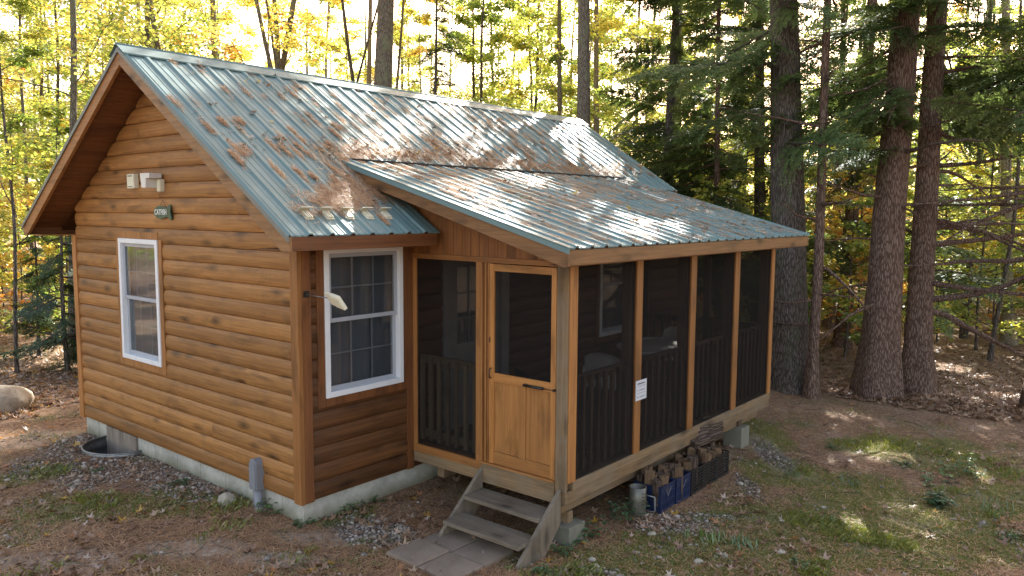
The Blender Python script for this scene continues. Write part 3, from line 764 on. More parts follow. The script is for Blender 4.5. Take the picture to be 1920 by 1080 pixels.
# ------------------------------------------------------------ things on the walls
o = empty("motion_sensor", (-.06, 3.10, 3.11), label="cream plastic box on the gable wall left of the white lamp", cat="sensor box")
mb = MB(); mb.box(-.04, .03, -.085, .085, -.085, .085); mb.build("case", m_cream, o, bevel=.012)
mb = MB(); mb.box(-.043, -.0405, -.055, .055, .055, .066); mb.box(-.043, -.0405, -.055, .055, -.066, -.058); mb.build("slot", m_black, o)
o = empty("wall_lamp", (-.05, 2.51, 3.1), label="white plastic hooded lamp on the gable wall above the fish sign", cat="lamp")
mb = MB(); mb.prism([(-.11, .085), (.10, .085), (.10, .03), (.095, .03), (.08, -.075), (-.02, -.075), (-.03, .03), (-.11, .03)], 'x', -.16, -.02); mb.build("hood", m_plastic, o, bevel=.006)
mb = MB(); mb.box(-.05, .02, -.105, -.035, -.12, .025); mb.build("sensor", m_cream, o, bevel=.015)
# fish sign
fs_ = empty("fish_sign", (-.058, 2.42, 2.755), label="small dark green fish-shaped sign reading CATFISH hung on the gable wall", cat="sign")
pts = [(.215, .0), (.17, .045), (.10, .072), (.02, .07), (-.05, .062), (-.095, .052), (-.13, .078), (-.17, .085), (-.185, .06), (-.172, .0), (-.20, -.06), (-.19, -.085), (-.15, -.075), (-.095, -.048), (-.04, -.062), (.05, -.075), (.13, -.065), (.18, -.035)]
mb = MB(); mb.prism(pts, 'x', -.008, .008); mb.build("board", m_green, fs_, bevel=.002)
mb = MB(); mb.tube([(0, .07, .068), (0, .0, .14)], [.002]*2, 5); mb.tube([(0, -.08, .04), (0, .0, .14)], [.002]*2, 5); mb.build("cord", m_twig, fs_)
tcu = bpy.data.curves.new("text", 'FONT'); tcu.body = "CATFISH"; tcu.size = .085; tcu.extrude = .001; tcu.align_x = 'CENTER'; tcu.align_y = 'CENTER'; tcu.space_character = 1.05; tcu.offset = .0008
tob = bpy.data.objects.new("text", tcu); col.objects.link(tob)
bpy.context.view_layer.update(); dg = bpy.context.evaluated_depsgraph_get()
tme = bpy.data.meshes.new_from_object(tob.evaluated_get(dg)); bpy.data.objects.remove(tob)
tme.materials.clear(); tme.materials.append(m_letter)
lo = bpy.data.objects.new("lettering", tme); col.objects.link(lo); lo.parent = fs_; lo.location = (-.0105, .04, 0)
lo.rotation_euler = Matrix(((0, 0, -1), (-1, 0, 0), (0, 1, 0))).to_euler(); lo.scale = (.80, 1, 1)
# sensor on a thin rod off the corner
o = empty("sensor_arm", (.045, -.046, 2.01), label="cream flat sensor head on thin metal rod off the cabin corner", cat="sensor")
mb = MB(); mb.box(-.03, .03, -.006, .0, -.03, .03); mb.build("bracket", m_black, o)
mb = MB(); mb.tube([(-.01, 0, 0), (-.03, -.36, -.005)], [.005, .005], 8); mb.build("rod", m_galv, o)
mb = MB(); ob = np.array([-.03, -.42, -.01]); a = np.array([0, -.07, -.012]); bb = np.array([.045, -.015, -.075])*.75; cc = np.cross(a, bb); cc = cc/np.linalg.norm(cc)
mb.obox(ob, a*.6, bb, cc*.012); mb.obox(ob+a*1.35, a*.85, bb, cc*.018); mb.obox(ob+a*1.35-cc*.02, a*.7, bb*.8, cc*.004); mb.build("head", m_cream, o, bevel=.003)
# notice
o = empty("notice", (2.71, yD-.018, .95), label="small white paper notice pinned to the second porch post", cat="notice")
mb = MB(); mb.box(-.11, .11, -.003, 0, -.105, .105); mb.build("sheet", m_paper, o)
mb = MB()
for (z, a, b, t) in ((.07, -.08, .07, .012), (.045, -.07, .08, .003), (.0, -.085, -.06, .006), (.0, -.04, .07, .006), (-.03, -.08, .08, .003), (-.07, -.085, -.05, .006), (-.07, -.03, .06, .006), (-.07, .068, .08, .006)):
    mb.box(a, b, -.0045, -.0032, z-t/2, z+t/2)
mb.build("lettering", m_ink, o)
# grey conduit box
o = empty("conduit_box", (-.065, .67, -.2), label="grey plastic conduit elbow box on the gable wall near the corner", cat="conduit")
mb = MB(); prof = [(-.06, .2), (.06, .2), (.06, .46)]+[(.06*math.cos(t), .46+.06*math.sin(t)) for t in np.linspace(.2, math.pi-.2, 8)]+[(-.06, .46)]
mb.prism(prof, 'x', -.055, .062); mb.build("housing", m_pvc, o, bevel=.008)
mb = MB(); mb.prism([(p*.86, (q-.35)*.93+.35) for p, q in prof], 'x', -.063, -.056); mb.build("cover", m_pvc, o, bevel=.003)
mb = MB(); mb.tube([(0, -.012, .2), (0, -.012, -.12)], [.042]*2, 16); mb.tube([(0, -.012, .0), (0, -.012, -.02)], [.048]*2, 16); mb.build("pipe", m_pvc, o)
mb = MB(); mb.tube([(0, .062, .27), (0, .062, -.12)], [.014]*2, 10); mb.build("pipe", m_pvc, o)
# window well
o = empty("window_well", (0, WELL[1], -.2), label="galvanised corrugated window well against the foundation at the far end", cat="window well")
vs, fsx = [], []; K = 40; zs = [.03-.03*i for i in range(20)]
for i, z in enumerate(zs):
    for k in range(K+1):
        t = math.pi/2+math.pi*k/K; r = 1+.022*math.sin(i*1.25)
        vs.append((WELL[2]*1.03*r*math.cos(t), WELL[3]*1.03*r*math.sin(t), z))
fsx = [(i*(K+1)+k, i*(K+1)+k+1, (i+1)*(K+1)+k+1, (i+1)*(K+1)+k) for i in range(len(zs)-1) for k in range(K)]
mb = MB().add(vs, fsx, True); mb.build("liner", m_galv, o)
mb = MB(); mb.tube([(WELL[2]*1.03*math.cos(t), WELL[3]*1.03*math.sin(t), .035) for t in np.linspace(math.pi/2, 1.5*math.pi, 30)], [.011]*30, 8); mb.build("rim", m_galv, o)

# ------------------------------------------------------------ crates, firewood, chimney starter
def crate(mat, solid):
    s, h = .16, .28; root = empty("milk_crate", (0, 0, 0))
    for (ux, uy) in ((1, 0), (0, 1), (-1, 0), (0, -1)):
        mb = MB(); nx, ny = -uy, ux
        def B(a0, a1, z0, z1, t0=.0, t1=.008):
            o_ = np.array([nx*(s-(t0+t1)/2)+ux*(a0+a1)/2, ny*(s-(t0+t1)/2)+uy*(a0+a1)/2, (z0+z1)/2])
            mb.obox(o_, (ux*(a1-a0)/2, uy*(a1-a0)/2, 0), (nx*(t1-t0)/2, ny*(t1-t0)/2, 0), (0, 0, (z1-z0)/2))
        s2 = s-.0005
        B(-s2, s2, h-.016, h, -.006, .008); B(-s2, s2, 0, .03); B(-s2, -s2+.02, .03, h-.016); B(s2-.02, s2, .03, h-.016)
        if solid:
            for z in (.235, .21, .185): B(-s2+.02, s2-.02, z-.005, z+.005)
            B(-s2+.02, s2-.02, .10, .112); B(-s2+.02, s2-.02, .03, .26, .004, .007)
            for i in range(9): a = -s2+.02+(2*s2-.04)*(i+.5)/9; B(a-.003, a+.003, .03, .18, -.001, .004)
        else:
            for z in (.06, .095, .13, .165, .20, .235): B(-s2+.02, s2-.02, z-.006, z+.006)
            for i in range(7): a = -s2+.02+(2*s2-.04)*(i+.5)/7; B(a-.005, a+.005, .03, h-.016, .001, .007)
        mb.build("side_panel", mat, root)
    mb = MB()
    for i in range(6): mb.box(-s+.01, s-.01, -s+.02+i*.055, -s+.035+i*.055, .002, .010)
    mb.build("bottom", mat, root)
    return root
cb, ck = crate(m_bluecr, True), crate(m_blackcr, False)
for r_, ux in ((cb, 1),):      # moulded shield-and-V emblem on the outward face
    mb = MB()
    for (a, b) in (((-.05, .22), (-.01, .15)), ((-.01, .15), (.06, .23)), ((-.05, .22), (-.055, .24))):
        d = np.array([b[0]-a[0], 0, b[1]-a[1]]); Ld = np.linalg.norm(d); d /= Ld
        mb.obox(((a[0]+b[0])/2, -.163, (a[1]+b[1])/2), d*Ld/2, (0, .003, 0), np.array([-d[2], 0, d[0]])*.005)
    mb.build("emblem", simple("worn_white_mark", (.10, .11, .15), .6), r_)
clabels = ["blue plastic crate of upright firewood beside the metal chimney starter", "blue plastic crate of firewood between the first blue and the black crates",
           "black plastic crate touching the blue ones under the porch", "middle black plastic crate of the three holding firewood", "black plastic crate at the far end with logs lying across it"]
cxs = [2.90+.338*k for k in range(5)]
def splitlog(seed, hh=.40):
    rs = random.Random(seed); n = rs.choice((3, 4, 4, 5)); r = rs.uniform(.046, .070)
    poly = []
    for k in range(n):
        t = 2*math.pi*k/n+rs.uniform(-.3, .3); rr = r*rs.uniform(.75, 1.25); poly.append((rr*math.cos(t), rr*math.sin(t)))
    # one rounded side keeps the bark
    mb = MB(); vs = []
    lev = 4
    for i in range(lev+1):
        for (p, q) in poly: vs.append((p*rs.uniform(.93, 1.07), q*rs.uniform(.93, 1.07), hh*i/lev+(rs.uniform(-.008, .008) if i in (0, lev) else 0)))
    fs = [(i*n+k, i*n+(k+1) % n, (i+1)*n+(k+1) % n, (i+1)*n+k) for i in range(lev) for k in range(n)]
    fs += [tuple(range(n))[::-1], tuple(lev*n+k for k in range(n))]
    mb.add(vs, fs); return mb
for k, cx in enumerate(cxs):
    root = (cb if k == 0 else ck if k == 2 else copy_tree(cb if k < 2 else ck))
    cy = -2.17+random.uniform(-.01, .01); z = float(gz(cx, cy))+.0
    z = -.335
    root.location = (cx, cy, z); root.rotation_euler = (0, 0, R(random.uniform(-3, 3)))
    tag(root, clabels[k], "crate", "plastic crates of firewood under the porch edge")
    cnt = [(-.09, -.09), (0, -.095), (.09, -.085), (-.095, .0), (.0, .0), (.09, .01), (-.08, .09), (.02, .095), (.095, .09)]
    for q, (dx, dy) in enumerate(cnt):
        if random.random() < .12: continue
        hh = random.uniform(.30, .40)
        lo_ = splitlog(k*20+q, hh).build("firewood_log", m_log if random.random() < .7 else m_log_bark, None, bevel=.002,
              label=["split log standing upright in the first blue crate", "split log standing upright in the second blue crate", "split log standing in the black crate beside the blue ones",
                     "split log standing in the middle black crate", "split log standing in the farthest black crate"][k], cat="log", group="split firewood in crate %s" % ["one", "two", "three", "four", "five"][k])
        lo_.location = (cx+dx, cy+dy, z+.012); lo_.rotation_euler = (R(random.uniform(-6, 6)), R(random.uniform(-6, 6)), random.uniform(0, 6))
for q, (dx, dz, an) in enumerate(((-.02, .43, 10), (.05, .45, 4), (-.10, .42, 16), (.0, .53, 8))):
    lo_ = splitlog(300+q, .52).build("firewood_log", (m_log_bark, m_log, m_log_bark, m_log_bark)[q], None, bevel=.002,
          label=["split log lying across the far crate, lower left", "split log lying across the far crate, nearest the lawn", "split log lying at the back over the far crates", "bark-covered log topmost on the far crate"][q], cat="log", group="logs lying across the far crates")
    lo_.location = (cxs[4]-.25+dx, -2.0+dx, -.335+dz); lo_.rotation_euler = (R(90-4), 0, R(60+an)); 
o = empty("chimney_starter", (2.60, -2.14, -.335), label="dented metal chimney starter can with side handle next to the blue crate", cat="chimney starter")
mb = MB(); mb.lathe([(.085, .0), (.087, .01), (.086, .15), (.088, .29), (.083, .29), (.081, .02)], n=28, cap=False); mb.build("can", simple("old_steel", (.17, .165, .14), .5, metal=.6, var=.3), o)
mb = MB(); mb.lathe([(.08, .04), (.001, .04)], n=20, cap=False); mb.build("grate", m_black, o)
mb = MB()
for z in (.12, .16, .20, .235): mb.obox((-.030, -.082, z), (.014, -.004, 0), (0, .003, 0), (0, 0, .0035))
mb.build("vent_slot", m_black, o)
hx = np.array([.55, -.83, 0]); mb = MB(); p = [hx*.085+np.array([0, 0, .20]), hx*.175+np.array([0, 0, .18]), hx*.185+np.array([0, 0, .03]), hx*.09+np.array([0, 0, .02])]
mb.tube(p, [.010]*4, 8); mb.build("handle", m_galv, o)

# ------------------------------------------------------------ porch furniture
o = empty("patio_table", (4.95, -1.0, .266), label="round white patio table inside the screened porch", cat="table")
mb = MB(); mb.lathe([(.50, .69), (.52, .70), (.52, .725), (.49, .735), (.0, .735)], n=40); mb.build("table_top", m_plastic, o)
for k in range(4):
    t = k*math.pi/2+.6; mb = MB(); mb.tube([(.33*math.cos(t), .33*math.sin(t), .69), (.40*math.cos(t), .40*math.sin(t), 0)], [.03, .02], 8); mb.build("leg", m_plastic, o)
def chair(name, x, y, rz_, mat, label):
    o = empty(name, (x, y, .266), rz_, label, "chair")
    mb = MB(); mb.box(-.24, .24, -.24, .22, .40, .43); mb.build("seat", mat, o, bevel=.01)
    mb = MB()
    vs = []
    for i, (yy, z) in enumerate(((.21, .43), (.25, .6), (.30, .78), (.33, .86))):
        w = (.22, .24, .23, .15)[i]
        for u in (-1, -.5, 0, .5, 1): vs.append((w*u, yy-.05*u*u, z-.03*u*u*(i == 3)))
    v2 = [(a, b+.015, c) for a, b, c in vs]; n5 = 5
    fs = [(i*5+j, i*5+j+1, (i+1)*5+j+1, (i+1)*5+j) for i in range(3) for j in range(4)]
    fs2 = [tuple(20+q for q in f[::-1]) for f in fs]
    edge = [0, 1, 2, 3, 4, 9, 14, 19, 18, 17, 16, 15, 10, 5]
    fe = [(edge[i], edge[(i+1) % 14], 20+edge[(i+1) % 14], 20+edge[i]) for i in range(14)]
    mb.add(vs+v2, fs+fs2+fe, True); mb.build("backrest", mat, o)
    for sx in (-1, 1):
        mb = MB(); mb.tube([(sx*.25, .22, .64), (sx*.27, -.05, .65), (sx*.26, -.22, .62)], [.02]*3, 8); mb.build("armrest", mat, o)
        for yy in (-.22, .22):
            mb = MB(); mb.tube([(sx*.25, yy, .63), (sx*.27, yy*1.15, 0)], [.02, .018], 8); mb.build("leg", mat, o)
    return o
chair("plastic_chair", 3.75, -1.05, R(100), m_plastic, "white plastic chair left of the round table in the porch")
chair("plastic_chair", 5.75, -.6, R(-120), m_plastic, "white plastic chair behind the round table in the porch")
chair("camp_chair", 2.35, -1.1, R(60), m_darkcloth, "dark camp chair just inside the screen door")

# ------------------------------------------------------------ vegetation generators
def rot_to(n):
    return n
def leaves_np(P, size, rs, flat=.6, aspect=1.0, tint=None, droop=0.0):
    """small folded leaf cards at points P; returns V, F"""
    n = len(P); sz = size*rs.uniform(.65, 1.3, n)[:, None]
    a = rs.uniform(0, 2*np.pi, n)
    nrm = np.stack([rs.normal(0, flat, n), rs.normal(0, flat, n), np.ones(n)], -1); nrm /= np.linalg.norm(nrm, axis=1)[:, None]
    t = np.stack([np.cos(a), np.sin(a), np.full(n, -droop)], -1)
    t = t-nrm*(t*nrm).sum(1)[:, None]; t /= np.linalg.norm(t, axis=1)[:, None]
    b = np.cross(nrm, t)*aspect
    fold = nrm*.18
    V = np.stack([P-t*sz*.5, P+(b*.42+fold*.6-t*.02)*sz, P+t*sz*.55-fold*sz*.4, P+(-b*.42+fold*.6-t*.02)*sz], 1)
    F = np.arange(n*4).reshape(n, 4)
    return V.reshape(-1, 3), F
def tube_np(pts, r0, r1, n=5):
    pts = np.asarray(pts, float); m = len(pts)
    t = np.gradient(pts, axis=0); t /= np.linalg.norm(t, axis=1)[:, None]+1e-9
    a = np.where(np.abs(t[:, 2:3]) < .9, np.array([[0, 0, 1.]]), np.array([[1., 0, 0]]))
    u = np.cross(t, a); u /= np.linalg.norm(u, axis=1)[:, None]; w = np.cross(t, u)
    r = np.linspace(r0, r1, m)
    th = np.linspace(0, 2*np.pi, n, endpoint=False)
    V = pts[:, None]+(u[:, None]*np.cos(th)[None, :, None]+w[:, None]*np.sin(th)[None, :, None])*r[:, None, None]
    i = np.arange(m-1)[:, None]; k = np.arange(n)[None]
    F = np.stack([i*n+k, i*n+(k+1) % n, (i+1)*n+(k+1) % n, (i+1)*n+k], -1).reshape(-1, 4)
    return V.reshape(-1, 3), F
class Acc:
    def __init__(s): s.V = []; s.F = []; s.T = []; s.n = 0
    def add(s, V, F, t=None):
        s.V.append(V); s.F.append(F+s.n); s.n += len(V)
        if t is not None: s.T.append(np.repeat(t, len(V)//len(t)) if len(t) != len(V) else t)
    def build(s, name, mat, parent=None, smooth=False):
        return npmesh(name, np.concatenate(s.V), np.concatenate(s.F), mat, parent, tint=np.concatenate(s.T) if s.T else None, smooth=smooth)
def limb(p, az, el, L, rs, curve=.25, n=6, wob=.06):
    pts = [np.array(p, float)]; d = np.array([math.cos(az)*math.cos(el), math.sin(az)*math.cos(el), math.sin(el)])
    for i in range(n):
        d = d+rs.normal(0, wob, 3)+np.array([0, 0, curve/n]); d /= np.linalg.norm(d)
        pts.append(pts[-1]+d*L/n)
    return np.array(pts)
def trunk_path(H, rs, lean=(0, 0), wob=.05, n=12, bend=0):
    z = np.linspace(0, H, n); x = lean[0]*z; y = lean[1]*z
    ph = rs.uniform(0, 6, 4)
    x = x+wob*np.sin(z*.45+ph[0])*np.minimum(z, 3)/3+wob*.4*np.sin(z*1.3+ph[1]); y = y+wob*np.sin(z*.4+ph[2])*np.minimum(z, 3)/3
    x -= x[0]; y -= y[0]
    return np.stack([x, y, z], -1)
def trunk_mesh(acc, path, r0, H, rs, n=12, flare=1.35, rtop=.35):
    m = len(path); V, F = [], []
    th = np.linspace(0, 2*np.pi, n, endpoint=False)
    lob = rs.uniform(0, 6)
    for i, p in enumerate(path):
        t = p[2]/H; r = r0*(1-(1-rtop)*t)
        fl = (flare-1)*math.exp(-p[2]/(r0*2.2))
        rr = r*(1+fl*(1+.5*np.sin(th*4+lob)))*(1+.035*np.sin(th*3+p[2]*2+lob))
        V.append(np.stack([p[0]+rr*np.cos(th), p[1]+rr*np.sin(th), np.full(n, p[2])], -1))
    i = np.arange(m-1)[:, None]; k = np.arange(n)[None]
    F = np.stack([i*n+k, i*n+(k+1) % n, (i+1)*n+(k+1) % n, (i+1)*n+k], -1).reshape(-1, 4)
    acc.add(np.concatenate(V), F)
def at_z(path, z):
    return np.array([np.interp(z, path[:, 2], path[:, i]) for i in range(2)]+[z])

def decid(seed, H=13, r0=.11, z0=2.5, nb=16, Lb=2.6, leaf=.10, nleaf=9000, lean=(0, 0), tmean=.5, tsd=.18, lm=None, bm=None, name="maple_tree", path=None, fork=False, flare=1.35, elev=(.15, .9), wob=.09):
    rs = np.random.default_rng(seed); root = empty(name)
    if path is None: path = trunk_path(H, rs, lean, wob, 16)
    H = path[-1, 2]
    tr = Acc(); trunk_mesh(tr, path, r0, H, rs, flare=flare, rtop=.3); P = []; T = []
    per = max(1, nleaf//max(1, nb))
    for b in range(nb):
        z = z0+(H-z0)*((b+rs.uniform(0, .9))/nb); az = b*2.4+rs.uniform(-.5, .5); el = rs.uniform(*elev)
        L = Lb*rs.uniform(.6, 1.15)*(1-.45*(z-z0)/(H-z0+.01))
        rb = max(.012, r0*.28*rs.uniform(.6, 1.1)*(1-.6*z/H))
        lp = limb(at_z(path, z), az, el, L, rs, .15, 7, .10); V, F = tube_np(lp, rb, .005, 5); tr.add(V, F)
        tb = rs.normal(tmean, tsd*.6)
        ns = rs.integers(5, 9)
        for s_ in range(ns):
            q = rs.uniform(.25, 1.0)*(len(lp)-1); i = min(int(q), len(lp)-2); p0 = lp[i]+(lp[i+1]-lp[i])*(q-i)
            sp = limb(p0, az+rs.uniform(-1.2, 1.2), rs.uniform(-.25, .5), L*rs.uniform(.22, .45), rs, -.05, 4, .12)
            V, F = tube_np(sp, .008, .003, 4); tr.add(V, F)
            k = per//ns
            if k < 1: continue
            tt = rs.uniform(.15, 1.05, k)*(len(sp)-1); ii = np.minimum(tt.astype(int), len(sp)-2)
            pp = sp[ii]+(sp[ii+1]-sp[ii])*(tt-ii)[:, None]
            sc_ = L*.11
            pp = pp+rs.normal(0, 1, (k, 3))*np.array([sc_, sc_, sc_*.42])
            P.append(pp); T.append(np.clip(rs.normal(tb, tsd, k), 0, 1))
    tr.build("trunk", bm, root, smooth=True)
    if P:
        P = np.concatenate(P); T = np.concatenate(T); V, F = leaves_np(P, leaf, rs, .55, droop=.3)
        a = Acc(); a.add(V, F, T); a.build("crown", lm, root)
    return root

def bough(rs, L, droop, fine=1.0, w=.42):
    """flat hemlock spray along +x: returns V,F,T of narrow leaf-cards and axis points"""
    n = int(L/.055/fine); s = np.linspace(.12, 1, n)
    ax = np.stack([s*L, .05*L*np.sin(s*3+rs.uniform(0, 6)), -droop*L*s**1.8], -1)
    P0, D = [], []
    V, T = [], []
    for i in range(n):
        for sd_ in (-1, 1):
            l = w*L*(1-s[i])**.7*rs.uniform(.45, 1.05)+.05
            an = rs.uniform(.75, 1.15)*sd_
            d = np.array([math.cos(an), math.sin(an), rs.uniform(-.45, .15)])
            m = max(2, int(l/.05/fine)); q = np.linspace(.15, 1, m)
            pos = ax[i]+d*(q*l)[:, None]+np.array([0, 0, -.18])*(q**2*l)[:, None]
            side = np.array([-d[1], d[0], 0])
            for e in (-1, 1):
                ll = .11*fine*rs.uniform(.6, 1.2, m)[:, None]*(1.15-q[:, None]*.6)
                dir_ = d*.62+side*e*.75+np.stack([np.zeros(m), np.zeros(m), rs.normal(-.12, .22, m)], -1)
                wv = np.cross(dir_, np.array([0, 0, 1.])); wv /= np.linalg.norm(wv, axis=1)[:, None]
                wd = .024*fine*wv
                V.append(np.stack([pos-wd*.6, pos+dir_*ll*.55-wd, pos+dir_*ll, pos+dir_*ll*.5+wd], 1)); T.append(np.clip(rs.normal(.45, .2, m)+.3*q, 0, 1))
    V = np.concatenate(V); T = np.concatenate(T)
    return V, T, ax
def hemlock(seed, H, r0, zc, n_b, Lb, lm, bm, dead=(1.5, 4, 12), lean=(0, 0), path=None, fine=1.0, az_range=None, name="hemlock_tree", flare=1.45, deadL=1.5, azdead=None, pool=6, droop=.25, lowL=1.0):
    rs = np.random.default_rng(seed); root = empty(name)
    if path is None: path = trunk_path(H, rs, lean, .05, 18)
    H = path[-1, 2]; tr = Acc(); trunk_mesh(tr, path, r0, H, rs, n=18, flare=flare, rtop=.3)
    pl = [bough(rs, 1.0*Lb, droop*rs.uniform(.4, 1.3), fine) for _ in range(pool)]
    a = Acc()
    for b in range(n_b):
        z = zc+(H-zc)*((b+rs.uniform(0, 1))/n_b)
        f = (1-.62*(z-zc)/(H-zc+.01))*rs.uniform(.55, 1.1)
        if z-zc < 1.0: f *= lowL
        az = rs.uniform(0, 2*np.pi) if az_range is None else rs.uniform(*az_range)
        V, T, ax = pl[rs.integers(0, pool)]; V = V*f; ax = ax*f
        tilt = rs.uniform(-.45, .25); ct, st_ = math.cos(tilt), math.sin(tilt); roll = rs.normal(0, .45); cr, sr = math.cos(roll), math.sin(roll)
        def X_(Q):
            Q = Q.copy(); y, z_ = Q[..., 1]*cr-Q[..., 2]*sr, Q[..., 1]*sr+Q[..., 2]*cr
            x, z_ = Q[..., 0]*ct-z_*st_, Q[..., 0]*st_+z_*ct
            return np.stack([x*math.cos(az)-y*math.sin(az), x*math.sin(az)+y*math.cos(az), z_], -1)+at_z(path, z)
        k = len(V); a.add(X_(V).reshape(-1, 3), np.arange(k*4).reshape(k, 4), np.clip(T+rs.normal(0, .12), 0, 1))
        axp = X_(np.concatenate([[[0, 0, 0]], ax[::max(1, len(ax)//6)]])); Vt, Ft = tube_np(axp, .022*f+.006, .003, 4); tr.add(Vt, Ft)
    zl, zh, nd = dead
    for b in range(nd):
        z = rs.uniform(zl, zh); az = rs.uniform(0, 2*np.pi) if azdead is None else rs.uniform(*azdead)
        L = deadL*rs.uniform(.35, 1.2); lp = limb(at_z(path, z), az, rs.uniform(-.25, .25), L, rs, rs.uniform(-.3, .25), 8, .10)
        V, F = tube_np(lp, .012+.016*L, .005, 6); tr.add(V, F)
        for s_ in range(rs.integers(3, 8)):
            q = rs.integers(2, 7); sp = limb(lp[q], az+rs.choice([-1, 1])*rs.uniform(.4, 1.1), rs.uniform(-.4, .3), L*rs.uniform(.2, .5), rs, -.1, 4, .14)
            V, F = tube_np(sp, .007, .002, 4); tr.add(V, F)
            for _ in range(2):
                s2 = limb(sp[2], az+rs.uniform(-1.5, 1.5), rs.uniform(-.5, .3), L*.15, rs, 0, 3, .15); V, F = tube_np(s2, .004, .0015, 3); tr.add(V, F)
    tr.build("trunk", bm, root, smooth=True)
    if n_b: a.build("crown", lm, root)
    return root

def place(o, p, label, cat="tree", group=None, rz_=None, s=None):
    o.location = (p[0], p[1], (float(gz(p[0], p[1]))-.06))
    if rz_ is not None: o.rotation_euler = (0, 0, rz_)
    if s is not None: o.scale = (s, s, s)
    for k_ in ("label", "category", "group"):
        if k_ in o: del o[k_]
    return tag(o, label, cat, group)
def pix_path(p0, p1, depth, H, rs, wob=.03, n=18, depth2=None):
    """straight-ish trunk through two sight points of the photo at a real distance, rooted on the ground"""
    a = along(*p0, depth); b = along(*p1, depth2 or depth); d = b-a; d = d/d[2] if abs(d[2]) > 1e-6 else np.array([0, 0, 1.])
    lean = (d[0], d[1]); base = a+d*(-.36-a[2])
    return base, trunk_path(H, rs, lean, wob, n)

def named(kind, p0, p1, depth, H, seed, label, wob=.03, **kw):
    rs = np.random.default_rng(seed); base, path = pix_path(p0, p1, depth, H, rs, wob)
    o = (decid if kind == 'd' else hemlock)(seed, **({'H': H} if True else {}), path=path, **kw)
    return place(o, base, label)

# --- the big trunks right of the porch (depth along the view axis, metres)
named('h', (1480, 745), (1474, 200), 13.9, 17, 101, "thick dark rugged trunk right behind the porch's far corner", r0=.335, zc=4.5, n_b=44, Lb=3.0, lm=m_needle, bm=m_bark_d, dead=(3.5, 8, 10), flare=1.25, wob=.02, az_range=(1.9, 4.3), lowL=.8)
named('h', (1520, 748), (1555, 26), 13.3, 15, 102, "slim reddish trunk leaning right beside the thick dark trunk", r0=.09, zc=7, n_b=14, Lb=2.0, lm=m_needle, bm=m_bark_h, dead=(1.2, 7, 16), flare=1.5, wob=.03)
named('h', (1641, 770), (1700, 10), 13.6, 18, 103, "big hemlock trunk, left one of the pair at the lawn edge", r0=.30, zc=4.2, n_b=80, Lb=3.2, lm=m_needle, bm=m_bark_h, dead=(1.6, 6, 18), deadL=1.9, flare=1.4, wob=.02, az_range=(1.8, 4.3), lowL=.6)
named('h', (1716, 778), (1755, 10), 13.9, 17, 104, "dark red-brown hemlock trunk, right one of the pair at the lawn edge", r0=.225, zc=4.9, n_b=44, Lb=2.8, lm=m_needle, bm=m_bark_h, dead=(1.2, 6, 22), deadL=3.4, azdead=(-1.9, .4), flare=1.45, wob=.02)
named('h', (1575, 690), (1627, 78), 19.5, 17, 105, "brown trunk standing farther back between the slim one and the pair", r0=.19, zc=4.2, n_b=50, Lb=2.4, lm=m_needle, bm=m_bark_h, dead=(1, 6, 22), wob=.03)
named('d', (1893, 640), (1886, 10), 21, 16, 106, "pale grey straight trunk near the right edge of the photo", r0=.17, z0=5, nb=10, Lb=2.4, nleaf=4000, lm=m_leaf_g, bm=m_bark_p, tmean=.6)
named('d', (1805, 640), (1842, 200), 22, 15, 107, "thin dark trunk rising behind the dead branches at right", r0=.10, z0=3, nb=12, Lb=2.4, nleaf=5000, lm=m_leaf_g, bm=m_bark_d, tmean=.6)
named('d', (1858, 640), (1900, 250), 18.5, 13, 117, "crooked thin sapling leaning right near the right edge", r0=.055, z0=2, nb=10, Lb=1.8, nleaf=3000, lm=m_leaf_g, bm=m_bark_d, tmean=.6, wob=.2)
# hemlocks left of them, behind the cabin's far end
named('h', (1345, 560), (1345, 150), 17.0, 12, 108, "young hemlock with a thin stem behind the far end of the cabin roof", r0=.075, zc=1.6, n_b=85, Lb=2.4, lm=m_needle, bm=m_bark_h, dead=(1, 2, 4))
named('h', (1240, 560), (1262, 150), 18.5, 14, 109, "tall dark hemlock drooping over the right end of the roof ridge", r0=.15, zc=1.8, n_b=90, Lb=2.7, lm=m_needle, bm=m_bark_d, dead=(1, 2, 4))
named('h', (1420, 560), (1425, 150), 19.5, 15, 110, "dark hemlock filling the gap left of the thick dark trunk", r0=.16, zc=2.0, n_b=80, Lb=2.8, lm=m_needle, bm=m_bark_d, dead=(1, 2, 6))

# near hemlock boughs reaching over the pair of trunks: they grow from a hemlock right of the picture
# --- trunks above the ridge
named('d', (718, 166), (725, 0), 19.0, 19, 111, "thick grey lichen-spotted trunk rising behind the middle of the ridge", r0=.29, z0=8.2, nb=16, Lb=3.6, nleaf=12000, leaf=.15, lm=m_leaf_y, bm=m_bark_m, wob=.015)  # unseen crown up high, leaved extra thick to shade the left roof
named('d', (1094, 243), (1096, 0), 16.5, 18, 112, "straight dark grey trunk behind the right part of the ridge", r0=.175, z0=7.6, nb=16, Lb=3.6, nleaf=12000, leaf=.15, lm=m_leaf_y, bm=m_bark_m, wob=.015)  # crown out of view, large dense leaves added for shade on the roof
named('d', (1118, 240), (1118, 0), 24, 15, 113, "paler trunk standing close right of the straight dark grey one", r0=.12, z0=5, nb=12, Lb=2.4, nleaf=5000, lm=m_leaf_g, bm=m_bark_p, tmean=.7)
named('d', (1047, 220), (1048, 0), 23, 15, 114, "slim brown trunk with green leaves left of the straight grey one", r0=.10, z0=3.5, nb=14, Lb=2.4, nleaf=6500, lm=m_leaf_g, bm=m_bark_m, tmean=.75)
named('d', (400, 110), (398, 0), 24, 16, 115, "pale brown straight trunk behind the left part of the ridge", r0=.14, z0=5, nb=12, Lb=2.4, nleaf=3500, lm=m_leaf_y, bm=m_bark_p)
